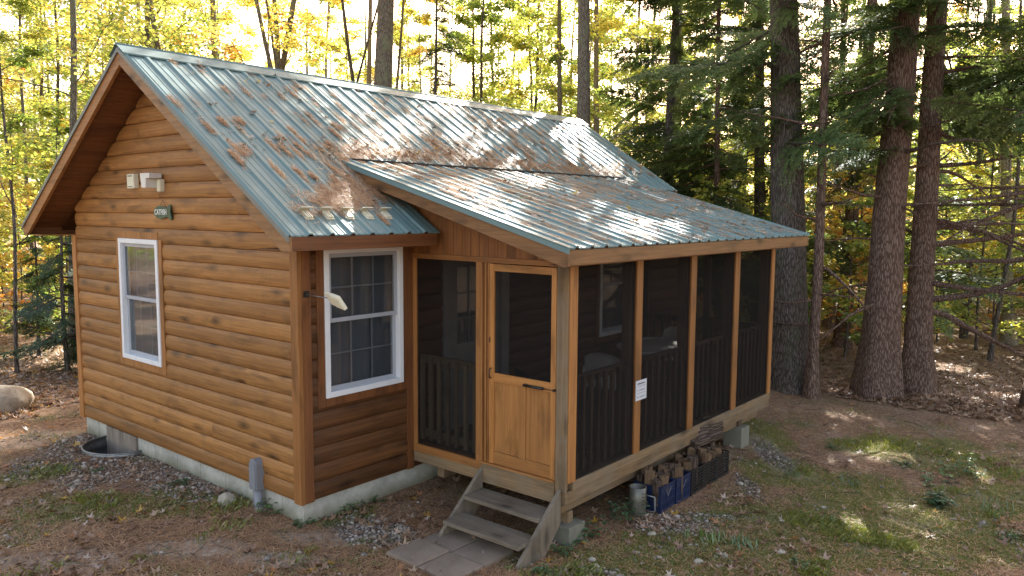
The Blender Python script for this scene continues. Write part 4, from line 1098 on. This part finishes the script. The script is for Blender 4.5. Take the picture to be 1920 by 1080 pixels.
named('d', (302, 95), (288, 0), 22, 15, 116, "brown trunk leaning left just above the roof peak", r0=.11, z0=5, nb=10, Lb=2.4, nleaf=3200, lm=m_leaf_y, bm=m_bark_m, wob=.10)
named('d', (135, 690), (131, 0), 15.6, 15, 118, "slim dark trunk left of the cabin beside the young fir", r0=.085, z0=4.0, nb=14, Lb=2.8, nleaf=6500, lm=m_leaf_y, bm=m_bark_m, wob=.04, tmean=.45)
named('d', (34, 708), (18, 480), 14.8, 8, 119, "thin dark forked sapling left of the fir near the photo's left edge", r0=.04, z0=2.0, nb=9, Lb=1.8, nleaf=2600, lm=m_leaf_g, bm=m_bark_d, wob=.08, tmean=.7, elev=(.5, 1.1))
named('d', (690, 160), (694, 0), 26, 16, 120, "pale yellow-leaved trunk just left of the thick grey one", r0=.12, z0=4, nb=12, Lb=1.6, nleaf=1700, lm=m_leaf_y, bm=m_bark_p, tmean=.55)
named('d', (745, 170), (756, 0), 25, 14, 121, "thin leaning stem with yellow leaves right of the thick grey trunk", r0=.07, z0=3, nb=12, Lb=1.3, nleaf=2000, lm=m_leaf_y, bm=m_bark_m, tmean=.55)
named('d', (655, 158), (639, 0), 22, 13, 122, "forked bare dark stem left of the thick grey trunk", r0=.085, z0=4.5, nb=4, Lb=3.2, nleaf=120, lm=m_leaf_y, bm=m_bark_d, wob=.12, elev=(1.0, 1.3))
named('d', (660, 158), (692, 40), 22.3, 12, 123, "bare dark stem curving right away from the forked one", r0=.06, z0=4.5, nb=4, Lb=2.4, nleaf=120, lm=m_leaf_y, bm=m_bark_d, wob=.12, elev=(.8, 1.2))
for i, (a, b, r_, lab) in enumerate((((512, 145), (480, 0), .085, "leftmost stem of the maple clump above the ridge"), ((520, 145), (510, 0), .10, "upright middle stem of the maple clump above the ridge"),
                                     ((527, 145), (556, 0), .12, "thickest stem of the maple clump, leaning right"), ((518, 148), (498, 0), .06, "thin stem inside the maple clump above the ridge"))):
    named('d', a, b, 20+i*.3, 14, 130+i, lab, r0=r_, z0=4.2, nb=9, Lb=2.2, nleaf=1300, lm=m_leaf_y, bm=m_bark_m, tmean=.6, wob=.06, elev=(.5, 1.1))
# evergreen sapling standing against the sky
named('h', (815, 200), (817, 0), 21, 9.3, 124, "dark conifer top among yellow leaves behind the middle of the roof", r0=.08, zc=2.0, n_b=46, Lb=1.5, lm=m_fir, bm=m_bark_d, dead=(1, 2, 3), fine=1.5, droop=.1)
# young firs low at left
p = ground(128, 700); place(hemlock(125, 3.4, .05, .35, 34, 1.25, m_fir, m_bark_d, dead=(.3, .8, 3), droop=.15, name="fir_tree"), p, "young dark fir against the far left corner of the cabin")
p = ground(75, 690); place(hemlock(126, 3.0, .04, .5, 22, 1.0, m_fir, m_bark_d, dead=(.3, .8, 3), droop=.1, name="fir_tree"), p+np.array([.4, 1.2, 0]), "smaller fir behind the young dark one at left")

# --- shared background trees
protos = []
for i in range(5):
    protos.append(decid(200+i, H=13+i*.6, r0=.07+.010*i, z0=2.2+.4*(i % 3), nb=22, Lb=2.7, leaf=(.10, .13, .09, .14, .115)[i], nleaf=(11000, 8000, 12000, 7000, 9500)[i], lm=m_leaf_y, bm=(m_bark_m, m_bark_p, m_bark_d)[i % 3], tmean=(.18, .38, .25, .5, .12)[i]))
for i in range(4):
    protos.append(decid(220+i, H=12+i, r0=.065+.012*i, z0=1.6, nb=22, Lb=2.6, leaf=.115, nleaf=9500, lm=m_leaf_g, bm=(m_bark_d, m_bark_m)[i % 2], tmean=(.5, .75, .6, .85)[i]))
saps = []
for i in range(5):
    saps.append(decid(240+i, H=3.6+.5*i, r0=.025, z0=.4, nb=16, Lb=1.2, leaf=.10, nleaf=2600, lm=(m_leaf_y if i < 2 else m_leaf_g), bm=m_bark_d, tmean=(.4, .5, .6, .8, .7)[i], name="maple_sapling", elev=(.1, .7)))
hems = [hemlock(260+i, 13, .13, 1.8, 46, 2.2, m_needle, m_bark_h, dead=(.8, 4, 14), fine=1.6) for i in range(2)]
used = set()
def put(pool, k, x, y, label, cat, group, s):
    o = pool[k]
    if id(o) in used: o = copy_tree(o)
    else: used.add(id(o))
    place(o, (x, y), label, cat, group, random.uniform(0, 6.28), s)
def polar(az_px, depth):      # horizontal placement by sight direction and distance
    q = along(az_px, 396, depth); return q[0], q[1]
YL = "slender autumn maple in the yellow woods left of and behind the cabin"; GL = "leafy green-yellow tree in the woods behind the big hemlocks at right"
CL = "thinly leaved autumn tree in the bright woods above the cabin ridge"
pos = []
def ok(x, y, d):
    if -2 < x < 9.6 and -3.5 < y < 7.2: return False
    return all((x-a)**2+(y-b)**2 > d*d for a, b in pos)
def scatter(n, px0, px1, d0, d1, pool, ks, label, cat, group, dmin, s0=.85, s1=1.2, jit=None):
    c = 0; tries = 0
    while c < n and tries < 4000:
        tries += 1
        px = random.uniform(px0, px1); dp_ = math.sqrt(random.uniform(d0*d0, d1*d1)); x, y = polar(px, dp_)
        if not ok(x, y, dmin): continue
        pos.append((x, y)); put(pool, random.choice(ks), x, y, label, cat, group, random.uniform(s0, s1)); c += 1
scatter(17, -260, 330, 20, 44, protos, [0, 1, 2, 4, 5, 7], YL, "tree", "autumn maples left of and behind the cabin", 2.0)
scatter(7, 330, 780, 32, 48, protos, [0, 1, 2, 3], CL, "tree", "thin autumn trees above the cabin ridge", 3.0)
scatter(22, 760, 1300, 24, 44, protos, [0, 2, 4, 5, 6, 7, 8], CL, "tree", "thin autumn trees above the cabin ridge", 2.4)
scatter(11, 1260, 2150, 27, 46, protos, [0, 1, 3, 5, 6, 7, 8], GL, "tree", "green-yellow trees behind the big hemlocks", 2.2)
scatter(9, 1500, 2300, 17, 30, hems, [0, 1], "hemlock with sunlit sprays in the woods right of the big pair", "tree", "hemlocks deep in the woods at right", 3.0, .7, 1.0)
scatter(26, -200, 140, 16, 34, saps, [0, 1, 2, 3], "knee-to-head-high maple sapling on the leafy floor left of the cabin", "sapling", "saplings left of the cabin", 1.2, .7, 1.1)
scatter(95, 1250, 2150, 16, 38, saps, [2, 3, 4, 1], "bright low sapling on the shaded forest floor at right", "sapling", "saplings on the forest floor at right", 1.1, .6, 1.5)
scatter(14, 700, 1300, 22, 34, saps, [0, 1, 3], "leafy sapling hidden low behind the cabin roof's far end", "sapling", "saplings behind the cabin", 1.5, .9, 1.3)

# near bough mass over the right trunks: a hemlock on the lawn edge right of them, its low branches reach left
def wild_bough(name, start, tip, n, seed, label, r0=.16):
    pass
rsn = np.random.default_rng(900)
bx, by = polar(1990, 12.3)
hb = hemlock(901, 15, .26, 4.6, 50, 3.0, m_needle, m_bark_h, dead=(2.0, 5, 10), deadL=2.4, azdead=(1.2, 3.6), droop=.12)
place(hb, (bx, by), "hemlock at the right edge whose bare limbs cross the picture")
bx, by = polar(1500, 11.9)

# far woodland closing the view, one mass
rs = np.random.default_rng(500); n = 90000
azp = rs.uniform(-1.25, 1.35, n); dist = rs.uniform(44, 72, n)
zz = rs.uniform(0, 1, n)**1.2*(8+5*vnoise(azp*30, dist*.1, 1.3, 2))
center = np.exp(-((azp-.12)/.22)**2)
azw = R(39.5)-azp
Pf = np.stack([C[0]+dist*np.cos(azw), C[1]+dist*np.sin(azw), zz*(1-.45*center)-.4], -1)
dens = vnoise(azp*60, zz*1.2, 1.0, 4)
keep = dens > .38; Pf = Pf[keep]; nk = len(Pf)
tl = np.clip(.45+.5*(vnoise(Pf[:, 0]*.2, Pf[:, 1]*.2, 1.0, 9)-.5)+rs.normal(0, .15, nk), 0, 1)
V, F = leaves_np(Pf, .30, rs, .7); a = Acc(); a.add(V, F, tl); fo = a.build("far_woodland", m_leaf_g, None)
tag(fo, "distant mass of green and yellow foliage deep in the woods", None, None, "stuff")
a = Acc()
for i in range(45):
    az_ = R(39.5)-rs.uniform(-1.1, 1.2); dd = rs.uniform(40, 70); x, y = C[0]+dd*math.cos(az_), C[1]+dd*math.sin(az_)
    pth = trunk_path(18, rs, (rs.normal(0, .03), rs.normal(0, .03)), .1, 7)+np.array([x, y, -.6]); V, F = tube_np(pth, rs.uniform(.10, .2), .06, 6); a.add(V, F)
fo = a.build("far_trunks", m_bark_m, None, True); tag(fo, "distant tree trunks deep in the woods", None, None, "stuff")

# ------------------------------------------------------------ litter, grass, stones
def visible_ground(n, py0, py1, rs, px0=-60, px1=1980, power=1.0):
    px = rs.uniform(px0, px1, n); py = py0+(py1-py0)*rs.uniform(0, 1, n)**power
    d = fw[None]+rt[None]*((px-960)/FPX)[:, None]+up[None]*((540-py)/FPX)[:, None]
    t = (-.33-C[2])/d[:, 2]; P = C[None]+d*t[:, None]
    return P[:, 0], P[:, 1]
def free(x, y):
    inside = (x > -.0) & (x < 7.7) & (y > 0) & (y < W)
    well = ((x-WELL[0])/WELL[2])**2+((y-WELL[1])/WELL[3])**2 < 1.1
    return ~(inside | well)
def lobed(n_lobe=5):
    pts = []
    for k in range(n_lobe):
        a = math.pi*(.10+.80*k/(n_lobe-1))-math.pi/2
        a = -2.35+4.7*k/(n_lobe-1)
        pts.append((math.cos(a)*(.5+.12*(k == n_lobe//2)), math.sin(a)*.5))
        if k < n_lobe-1:
            b = a+4.7/(n_lobe-1)/2; pts.append((math.cos(b)*.24, math.sin(b)*.24))
    return np.array([(0, 0)]+[(-.10, -.10)]+pts+[(-.10, .10)])
def flat_leaves(name, x, y, size, rs, mat, tint, label, lift=.006, tilt=.25, zf=None, extra=None, parent=None, kind="stuff"):
    L0 = lobed(); m = len(L0); n = len(x); sz = size*rs.uniform(.55, 1.25, n)
    a = rs.uniform(0, 2*np.pi, n); ca, sa = np.cos(a), np.sin(a)
    lx = L0[None, :, 0]*sz[:, None]; ly = L0[None, :, 1]*sz[:, None]
    X_ = lx*ca[:, None]-ly*sa[:, None]; Y_ = lx*sa[:, None]+ly*ca[:, None]
    tx, ty = rs.normal(0, tilt, n), rs.normal(0, tilt, n); cu = rs.uniform(.0, 1.3, n)
    Zl = X_*tx[:, None]+Y_*ty[:, None]+cu[:, None]*(lx**2+ly**2)/np.maximum(sz[:, None], .01)*.9
    zg = gz(x, y) if zf is None else zf(x, y)
    V = np.stack([x[:, None]+X_, y[:, None]+Y_, zg[:, None]+Zl+lift+np.abs(tx)[:, None]*sz[:, None]*.35], -1)
    fs = np.array([(0, i, i+1) for i in range(1, m-1)]); F = (np.arange(n)*m)[:, None, None]+fs[None]
    o = npmesh(name, V.reshape(-1, 3), F.reshape(-1, 3), mat, parent, tint=np.repeat(tint, m)); 
    return tag(o, label, None, None, kind)
rs = np.random.default_rng(600)
x, y = visible_ground(9500, 725, 1150, rs, power=.8); k = free(x, y); x, y = x[k], y[k]
k = (vnoise(x, y, .9, 21) > .38) | (rs.uniform(0, 1, len(x)) < .12); x, y = x[k], y[k]
k = rs.uniform(0, 1, len(x)) < np.where((x > 1.0) & (y < -1), .45, .6); x, y = x[k], y[k]
tt = np.clip(rs.beta(2, 3, len(x))*.95, 0, .9); r_ = rs.uniform(0, 1, len(x)); tt = np.where(r_ < .035, .99, np.where(r_ < .07, .93, tt))
tt = np.where((y > 5) & (rs.uniform(0, 1, len(x)) < .3), rs.uniform(.85, 1, len(x)), tt)
flat_leaves("fallen_leaves", x, y, .095, rs, m_litter, tt, "brown and yellow leaves scattered over the yard")
# deep litter of the forest floor
x, y = visible_ground(30000, 560, 790, rs, power=.7); d_ = np.hypot(x-C[0], y-C[1])
k = free(x, y) & (d_ < 40) & ((x > 9.3) | (y > 6.5)) & ~((x > 0) & (x < 8) & (y < 7)); x, y = x[k], y[k]
tt = np.clip(rs.beta(2.5, 3, len(x)), 0, .88); tt = np.where((y > 6) & (rs.uniform(0, 1, len(x)) < .4), rs.uniform(.75, 1, len(x)), tt)
flat_leaves("leaf_litter", x, y, .11, rs, m_litter, np.where(y > 6, tt, tt*.8), "thick brown leaf litter of the forest floor")
# pine needles on the ground
def needles(x, y, zf, rs, length=.07, width=.0022, dirs=None, spread=3.14, tilt=.12, lift=.006):
    n = len(x); a = rs.uniform(-spread, spread, n)+(0 if dirs is None else dirs); l = length*rs.uniform(.5, 1.3, n); w = width*rs.uniform(.7, 1.6, n)
    dx, dy = np.cos(a), np.sin(a); dz = rs.normal(0, tilt, n)
    z = zf(x, y)+lift+rs.uniform(0, .012, n)
    P = np.stack([x, y, z], -1); Dv = np.stack([dx, dy, dz], -1)*l[:, None]*.5; Wv = np.stack([-dy, dx, np.zeros(n)], -1)*w[:, None]
    V = np.stack([P-Dv-Wv*.6, P+Dv-Wv*.6, P+Dv+Wv*.6, P-Dv+Wv*.6], 1)
    return V.reshape(-1, 3), np.arange(n*4).reshape(n, 4)
x, y = visible_ground(110000, 740, 1150, rs, power=.75); k = free(x, y); x, y = x[k], y[k]
gr, gv = masks(x, y); k = (rs.uniform(0, 1, len(x)) > gr*.55+gv*.5+bare(x, y)*.6); x, y = x[k], y[k]
V, F = needles(x, y, gz, rs, .085, .0028); a = Acc(); a.add(V, F, np.clip(rs.normal(.42, .25, len(x)), 0, 1))
tag(a.build("pine_needles", m_pineneedle), "rusty pine needles covering the yard", None, None, "stuff")
# grass
x, y = visible_ground(190000, 735, 1150, rs, power=.8); k = free(x, y); x, y = x[k], y[k]; gr, gv = masks(x, y)
k = rs.uniform(0, 1, len(x)) < gr*.9; x, y = x[k], y[k]; n = len(x)
hgt = rs.uniform(.012, .036, n)*(1+1.1*(vnoise(x, y, .5, 33) > .75)); a_ = rs.uniform(0, 6.28, n); bend = rs.uniform(.2, 1.2, n)*hgt
P = np.stack([x, y, gz(x, y)-.004], -1); dv = np.stack([np.cos(a_), np.sin(a_), np.zeros(n)], -1); wv = np.stack([-np.sin(a_), np.cos(a_), np.zeros(n)], -1)*.0035
V = np.stack([P-wv, P+wv, P+wv*.7+dv*bend[:, None]*.4+np.array([0, 0, 1.])*hgt[:, None]*.7, P+dv*bend[:, None]+np.array([0, 0, 1.])*hgt[:, None]], 1)
a = Acc(); a.add(V.reshape(-1, 3), np.arange(n*4).reshape(n, 4), np.clip(rs.normal(.5, .22, n), 0, 1)); tag(a.build("grass", m_grass), "short thin grass and moss in patches on the yard", None, None, "stuff")
# twigs
x, y = visible_ground(420, 745, 1120, rs, power=.8); k = free(x, y); x, y = x[k], y[k]; a = Acc()
for xx, yy in zip(x, y):
    L_ = rs.uniform(.08, .45); lp = limb((xx, yy, float(gz(xx, yy))+.012), rs.uniform(0, 6.28), rs.uniform(-.04, .06), L_, rs, 0, 4, .16); lp[:, 2] = gz(lp[:, 0], lp[:, 1])+.010
    V, F = tube_np(lp, .0045, .002, 4); a.add(V, F)
tag(a.build("fallen_twigs", m_twig, None, True), "small fallen twigs strewn over the yard", None, None, "stuff")
# pebbles
ico = np.array([(0, 0, 1)]+[(math.cos(k*1.2566)*.894, math.sin(k*1.2566)*.894, .447) for k in range(5)]+[(math.cos(k*1.2566+.628)*.894, math.sin(k*1.2566+.628)*.894, -.447) for k in range(5)]+[(0, 0, -1)])
icf = np.array([(0, 1+k, 1+(k+1) % 5) for k in range(5)]+[(1+k, 6+k, 1+(k+1) % 5) for k in range(5)]+[(1+(k+1) % 5, 6+k, 6+(k+1) % 5) for k in range(5)]+[(11, 6+(k+1) % 5, 6+k) for k in range(5)])
def pebbles(name, x, y, size, rs, mat, label, tint=None):
    n = len(x); s = size*np.exp(rs.normal(0, .38, n)); a = rs.uniform(0, 6.28, n)
    V = ico[None]*(1+rs.normal(0, .10, (n, 12, 1)))*(s[:, None]*np.stack([rs.uniform(.8, 1.35, n), rs.uniform(.7, 1.0, n), rs.uniform(.4, .75, n)], -1))[:, None, :]
    X_ = V[..., 0]*np.cos(a)[:, None]-V[..., 1]*np.sin(a)[:, None]; Y_ = V[..., 0]*np.sin(a)[:, None]+V[..., 1]*np.cos(a)[:, None]
    V = np.stack([X_+x[:, None], Y_+y[:, None], V[..., 2]+(gz(x, y)+s*.22)[:, None]], -1)
    F = (np.arange(n)*12)[:, None, None]+icf[None]
    t = rs.uniform(0, 1, n) if tint is None else tint
    o = npmesh(name, V.reshape(-1, 3), F.reshape(-1, 3), mat, None, tint=np.repeat(t, 12), smooth=True); return tag(o, label, None, None, "stuff")
x, y = visible_ground(80000, 740, 1150, rs, power=.8); k = free(x, y); x, y = x[k], y[k]; gr, gv = masks(x, y)
k = rs.uniform(0, 1, len(x)) < gv**1.5*.6+.004; x, y = x[k], y[k]
pebbles("gravel", x, y, .0135, rs, m_pebble, "small mixed gravel along the cabin wall and porch")

# ---- roof litter
def roof_litter():
    rs = np.random.default_rng(700); Vn, Tn = [], []; lx, ly, lz = [], [], []
    def strands(xc, yc, zf, slope, n, sx, sy, al=.35, lift=.006, length=.075):
        x = xc+rs.normal(0, sx, n); y = yc+rs.normal(0, sy, n)
        return x, y
    A, B_ = [], []
    # main slope streaks caught along the ribs
    for i in range(330):
        x = rs.uniform(-.4, 8.0); y = .2+abs(rs.normal(0, 1.0)) if rs.uniform() < .65 else rs.uniform(-.45, RY-.1)
        if x > TE-.05 and y < .7: y = rs.uniform(.7, 2.2)
        if y < -.48 or y > RY-.1: continue
        xr_ = round((x+.006)/.229)*.229-.006+rs.choice([-.045, .045, .08, .15]); w = (1.0 if x < 6 else .5)*(1.8 if y < 1.2 else .8)
        n = int(rs.uniform(15, 75)*w); L_ = rs.uniform(.03, .13)
        A.append((xr_+rs.normal(0, .013, n), y+rs.normal(0, L_, n)*.6))
    for i in range(80):         # heap above the porch roof joint
        x = rs.uniform(1.2, 6.7); y = .69+abs(rs.normal(0, .10))*(1.6 if x < 3.0 else .7); n = int(rs.uniform(40, 110)*(1 if x < 3 else .6)); A.append((x+rs.normal(0, .14, n), y+rs.normal(0, .05, n)))
    for i in range(70):         # valley and the strip behind the snow guards
        t = rs.uniform(); x = .0+1.35*t+rs.normal(0, .12); y = -.17+.50*t*rs.uniform(.3, 1.3)+rs.normal(0, .05); n = int(rs.uniform(30, 95)); A.append((x+rs.normal(0, .07, n), y+rs.normal(0, .06, n)))
    for i in range(26): 
        x = rs.uniform(.7, 1.5); y = rs.uniform(.25, .95); n = 60; A.append((x+rs.normal(0, .10, n), y+rs.normal(0, .09, n)))
    x = np.concatenate([q[0] for q in A]); y = np.concatenate([q[1] for q in A])
    k = (y > -.5) & (y < RY-.06) & (x > -OX+.02) & (x < XR-.05) & ~((x > TE-.02) & (y < .66)); x, y = x[k], y[k]
    V, F = needles(x, y, lambda a, b: 2.578+S*(b+.516), rs,   .075, .0028, dirs=math.pi/2+.5, spread=1.3, tilt=.25, lift=.012)
    V = V.reshape(-1, 4, 3); V[..., 2] += rs.uniform(0, .012, len(x))[:, None]; c = V.mean(1, keepdims=True); V[..., 2] = c[..., 2]+(V[..., 1]-c[..., 1])*S+(V[..., 2]-c[..., 2]); a = Acc(); a.add(V.reshape(-1, 3), F, np.clip(rs.normal(.5, .38, len(x)), 0, 1))
    x2, y2 = [], []
    for i in range(900):
        x = rs.uniform(PX0+.1, PX1-.05); y = rs.uniform(PY0+.02, .62); n = int(rs.uniform(6, 30)*(1.3 if y > -1.0 else .8)); xr_ = round((x+.006)/.229)*.229-.006+rs.choice([-.045, .045, .08, .15])
        x2.append(xr_+rs.normal(0, .018, n)); y2.append(y+rs.normal(0, .05, n))
    x2 = np.concatenate(x2); y2 = np.concatenate(y2); k = (y2 > PY0+.01) & (y2 < .62) & (x2 > PX0+.02) & (x2 < PX1-.02); x2, y2 = x2[k], y2[k]
    V, F = needles(x2, y2, lambda a, b: 2.486+PS*(b+2.343), rs, .08, .0034, dirs=math.pi/2+.4, spread=1.1, tilt=.14, lift=.010)
    V = V.reshape(-1, 4, 3); c = V.mean(1, keepdims=True); V[..., 2] = c[..., 2]+(V[..., 1]-c[..., 1])*PS+(V[..., 2]-c[..., 2]); a.add(V.reshape(-1, 3), F, np.clip(rs.normal(.5, .25, len(x2)), 0, 1))
    tag(a.build("roof_needles", m_pineneedle), "rusty pine needles lying in streaks on the metal roofs", None, None, "stuff")
    n = 420; x = rs.uniform(-.3, 7.9, n); y = np.where(rs.uniform(0, 1, n) < .55, .72+np.abs(rs.normal(0, .2, n)), rs.uniform(-.3, 2.3, n)); k = ~((x > TE-.05) & (y < .7)); x, y = x[k], y[k]
    z1 = zfr(y)+.012; m = 190; xb = rs.uniform(PX0+.1, PX1-.1, m); yb = rs.uniform(PY0+.1, .5, m); z2 = 2.486+PS*(yb+2.343)+.012
    xa_, ya_, za_ = np.concatenate([x, xb]), np.concatenate([y, yb]), np.concatenate([z1, z2]); t = rs.beta(2, 2.2, len(xa_)); t = np.where(rs.uniform(0, 1, len(t)) < .06, .97, t*.9)
    flat_leaves("roof_leaves", xa_, ya_, .075, rs, m_litter, t, "dry leaves lying on the metal roofs", zf=lambda a, b: za_, tilt=.35)
roof_litter()

# ------------------------------------------------------------ rocks and plants
def rock(name, loc, size, seed, mat, label, cat="rock", sub=3, group=None, amp=.22):
    import bmesh
    bm = bmesh.new(); bmesh.ops.create_icosphere(bm, subdivisions=sub, radius=1); rs = np.random.default_rng(seed)
    dirs = rs.normal(0, 1, (9, 3)); dirs /= np.linalg.norm(dirs, axis=1)[:, None]; cut = rs.uniform(.62, .95, 9); off = rs.uniform(0, 9, 3)
    for v in bm.verts:
        p = np.array(v.co); 
        for d_, c_ in zip(dirs, cut):
            q = p@d_
            if q > c_: p = p-d_*(q-c_)*.85
        nz = math.sin(p[0]*5+off[0])*math.sin(p[1]*6+off[1])*math.sin(p[2]*5+off[2])
        p = p*(1+.06*nz*amp/.2); v.co = p*np.array(size)
    me = bpy.data.meshes.new(name); bm.to_mesh(me); bm.free(); me.polygons.foreach_set("use_smooth", [True]*len(me.polygons)); me.materials.append(mat)
    o = bpy.data.objects.new(name, me); col.objects.link(o); o.location = loc; o.rotation_euler = (0, 0, rs.uniform(0, 6)); return tag(o, label, cat, group)
b = along(2, 775, 12.0); rock("boulder", (b[0], b[1], float(gz(b[0], b[1]))+.13), (.46, .38, .30), 1, m_rock, "large pale boulder at the left edge on sunlit leaves", "boulder")
rock("stone", (-.20, 1.02, float(gz(-.2, 1.02))+.03), (.095, .08, .09), 2, m_quartz, "pale rough stone beside the grey conduit box", "stone")
rock("stone", (-.05, .64, float(gz(0, .6))+.0), (.07, .05, .03), 12, m_quartz, "flat pale stone under the grey conduit pipe", "stone")
for i, (px, py, s_, lab) in enumerate(((1110, 1050, .045, "whitish stone topmost of the little heap right of the steps"), (1118, 1062, .04, "whitish stone at the right of the little heap by the steps"), (1098, 1068, .035, "greyish stone at the left of the little heap by the steps"),
                                       (1310, 1052, .05, "white pebble-sized stone alone in the grass below the blue crates"), (1388, 905, .045, "pale flat stone on the needles right of the black crates"), (1465, 1035, .045, "pale grey stone in the grass, lower middle right"),
                                       (1222, 1000, .05, "pale stone in the gravel below the chimney starter"))):
    g = ground(px, py, -.33); rock("stone", (g[0], g[1], float(gz(g[0], g[1]))+.012), (s_, s_*.8, s_*.6), 20+i, m_quartz, lab, "stone", 2)

def plant(name, px, py, h, nst, nl, leafs, seed, label, spread=.12, grassy=False, tm=.5):
    rs = np.random.default_rng(seed); g = ground(px, py, -.33); root = empty(name, (g[0], g[1], float(gz(g[0], g[1]))), 0, label, "plant")
    st_, lf = Acc(), Acc()
    for s_ in range(nst):
        az = rs.uniform(0, 6.28); b0 = np.array([rs.normal(0, spread*.4), rs.normal(0, spread*.4), 0]); p = limb(b0, az, rs.uniform(.6, 1.4), h*rs.uniform(.6, 1.2), rs, -.5 if grassy else 0, 5, .1)
        if grassy:
            u = np.cross(p[-1]-p[0], [0, 0, 1.]); u /= np.linalg.norm(u)+1e-6; w = np.array([.6, .9, 1, .8, .5, .05])*leafs*.06
            V = np.concatenate([p-u*w[:, None], p+u*w[:, None]]); F = np.array([(i, i+1, 7+i, 6+i) for i in range(5)]); lf.add(V, F, np.clip(rs.normal(tm, .15, len(V)), 0, 1)); continue
        V, F = tube_np(p, .0035, .0015, 4); npmesh('stem', V, F, m_twig, root)
        for l_ in range(nl):
            q = p[min(5, 1+int(5*(l_+.5)/nl))]; an = l_*2.4+rs.uniform(-.5, .5); L_ = leafs*rs.uniform(.6, 1.1); d_ = np.array([math.cos(an), math.sin(an), rs.uniform(-.25, .3)]); d_ /= np.linalg.norm(d_); sd_ = np.cross(d_, [0, 0, 1.]); sd_ /= np.linalg.norm(sd_)
            V = np.array([q, q+d_*L_*.35+sd_*L_*.32+[0, 0, .006], q+d_*L_*.7+sd_*L_*.24+[0, 0, .004], q+d_*L_*1.05-[0, 0, L_*.12], q+d_*L_*.7-sd_*L_*.24+[0, 0, .004], q+d_*L_*.35-sd_*L_*.32+[0, 0, .006]])
            lf.add(V, np.array([(0, 1, 2, 3), (0, 3, 4, 5)]), np.full(6, np.clip(rs.normal(tm, .2), 0, 1)))
    lf.build("leaves", m_plant, root)
plant("weed", 1090, 1010, .22, 9, 7, .07, 31, "leafy green weed beside the right foot of the steps", .25)
plant("weed", 1180, 975, .20, 10, 7, .06, 32, "dark leafy weed under the porch edge left of the chimney starter", .28, tm=.2)
plant("weed", 1060, 1035, .14, 5, 6, .06, 33, "small bluish green weed at the very foot of the steps", .15)
plant("weed", 510, 985, .14, 6, 6, .06, 34, "bright green weed by the cabin's near corner, gable side", .14, tm=.7)
plant("weed", 640, 975, .10, 14, 7, .05, 35, "low bright green clump at the side wall's foundation", .22, tm=.8)
plant("weed", 1760, 945, .17, 8, 9, .10, 36, "bluish rosette weed in the lawn at right", .05, tm=.3)
plant("weed", 1800, 890, .20, 9, 6, .09, 37, "yellow-green leafy seedlings on the lawn near the right edge", .3, tm=.95)
plant("weed", 1745, 905, .14, 5, 5, .08, 38, "small green seedling left of the yellow-green ones on the lawn", .18, tm=.6)
plant("grass_tuft", 1330, 1010, .14, 46, 0, .10, 39, "broad-bladed bright grass tuft on the lawn below the crates", .25, True, .7)
plant("grass_tuft", 1400, 1020, .13, 44, 0, .10, 40, "second broad-bladed tuft right of the one below the crates", .25, True, .7)
plant("grass_tuft", 1480, 890, .12, 24, 0, .06, 41, "short tuft on the needles right of the crates", .12, True, .4)
plant("grass_tuft", 1600, 905, .12, 20, 0, .06, 42, "short dark tuft in the middle of the right lawn", .12, True, .2)
plant("grass_tuft", 1860, 960, .22, 40, 0, .06, 43, "spreading long-bladed grass tuft near the right edge", .25, True, .5)
plant("grass_tuft", 1560, 975, .10, 20, 0, .09, 44, "pale yellow-green tuft on the lower right lawn", .1, True, .95)
plant("grass_tuft", 450, 945, .22, 6, 0, .07, 45, "few long bright blades behind the white stone", .03, True, .8)
plant("weed", 180, 905, .06, 5, 6, .04, 46, "tiny green sprig in the gravel left of the window well", .1, tm=.6)
for q, (px_, py_) in enumerate(((700, 960), (1560, 840), (1690, 870), (1880, 1010), (1000, 1075), (1500, 1060), (330, 930), (560, 1005))):
    plant("weed", px_, py_, .07, 7, 6, .045, 60+q, ["tiny weed between the side wall and the steps", "tiny weed on the lawn right of the far pier block", "tiny weed up the lawn below the hemlock pair", "tiny weed at the lower right corner of the lawn", "tiny weed at the right edge of the pavers", "tiny weed in the lower right grass", "tiny weed at the edge of the gravel by the gable wall", "tiny weed just below the cabin's near corner"][q], .16, tm=.5)
plant("weed", 120, 700, .30, 10, 7, .08, 47, "low green seedlings on sunlit leaves under the young fir", .4, tm=.8)
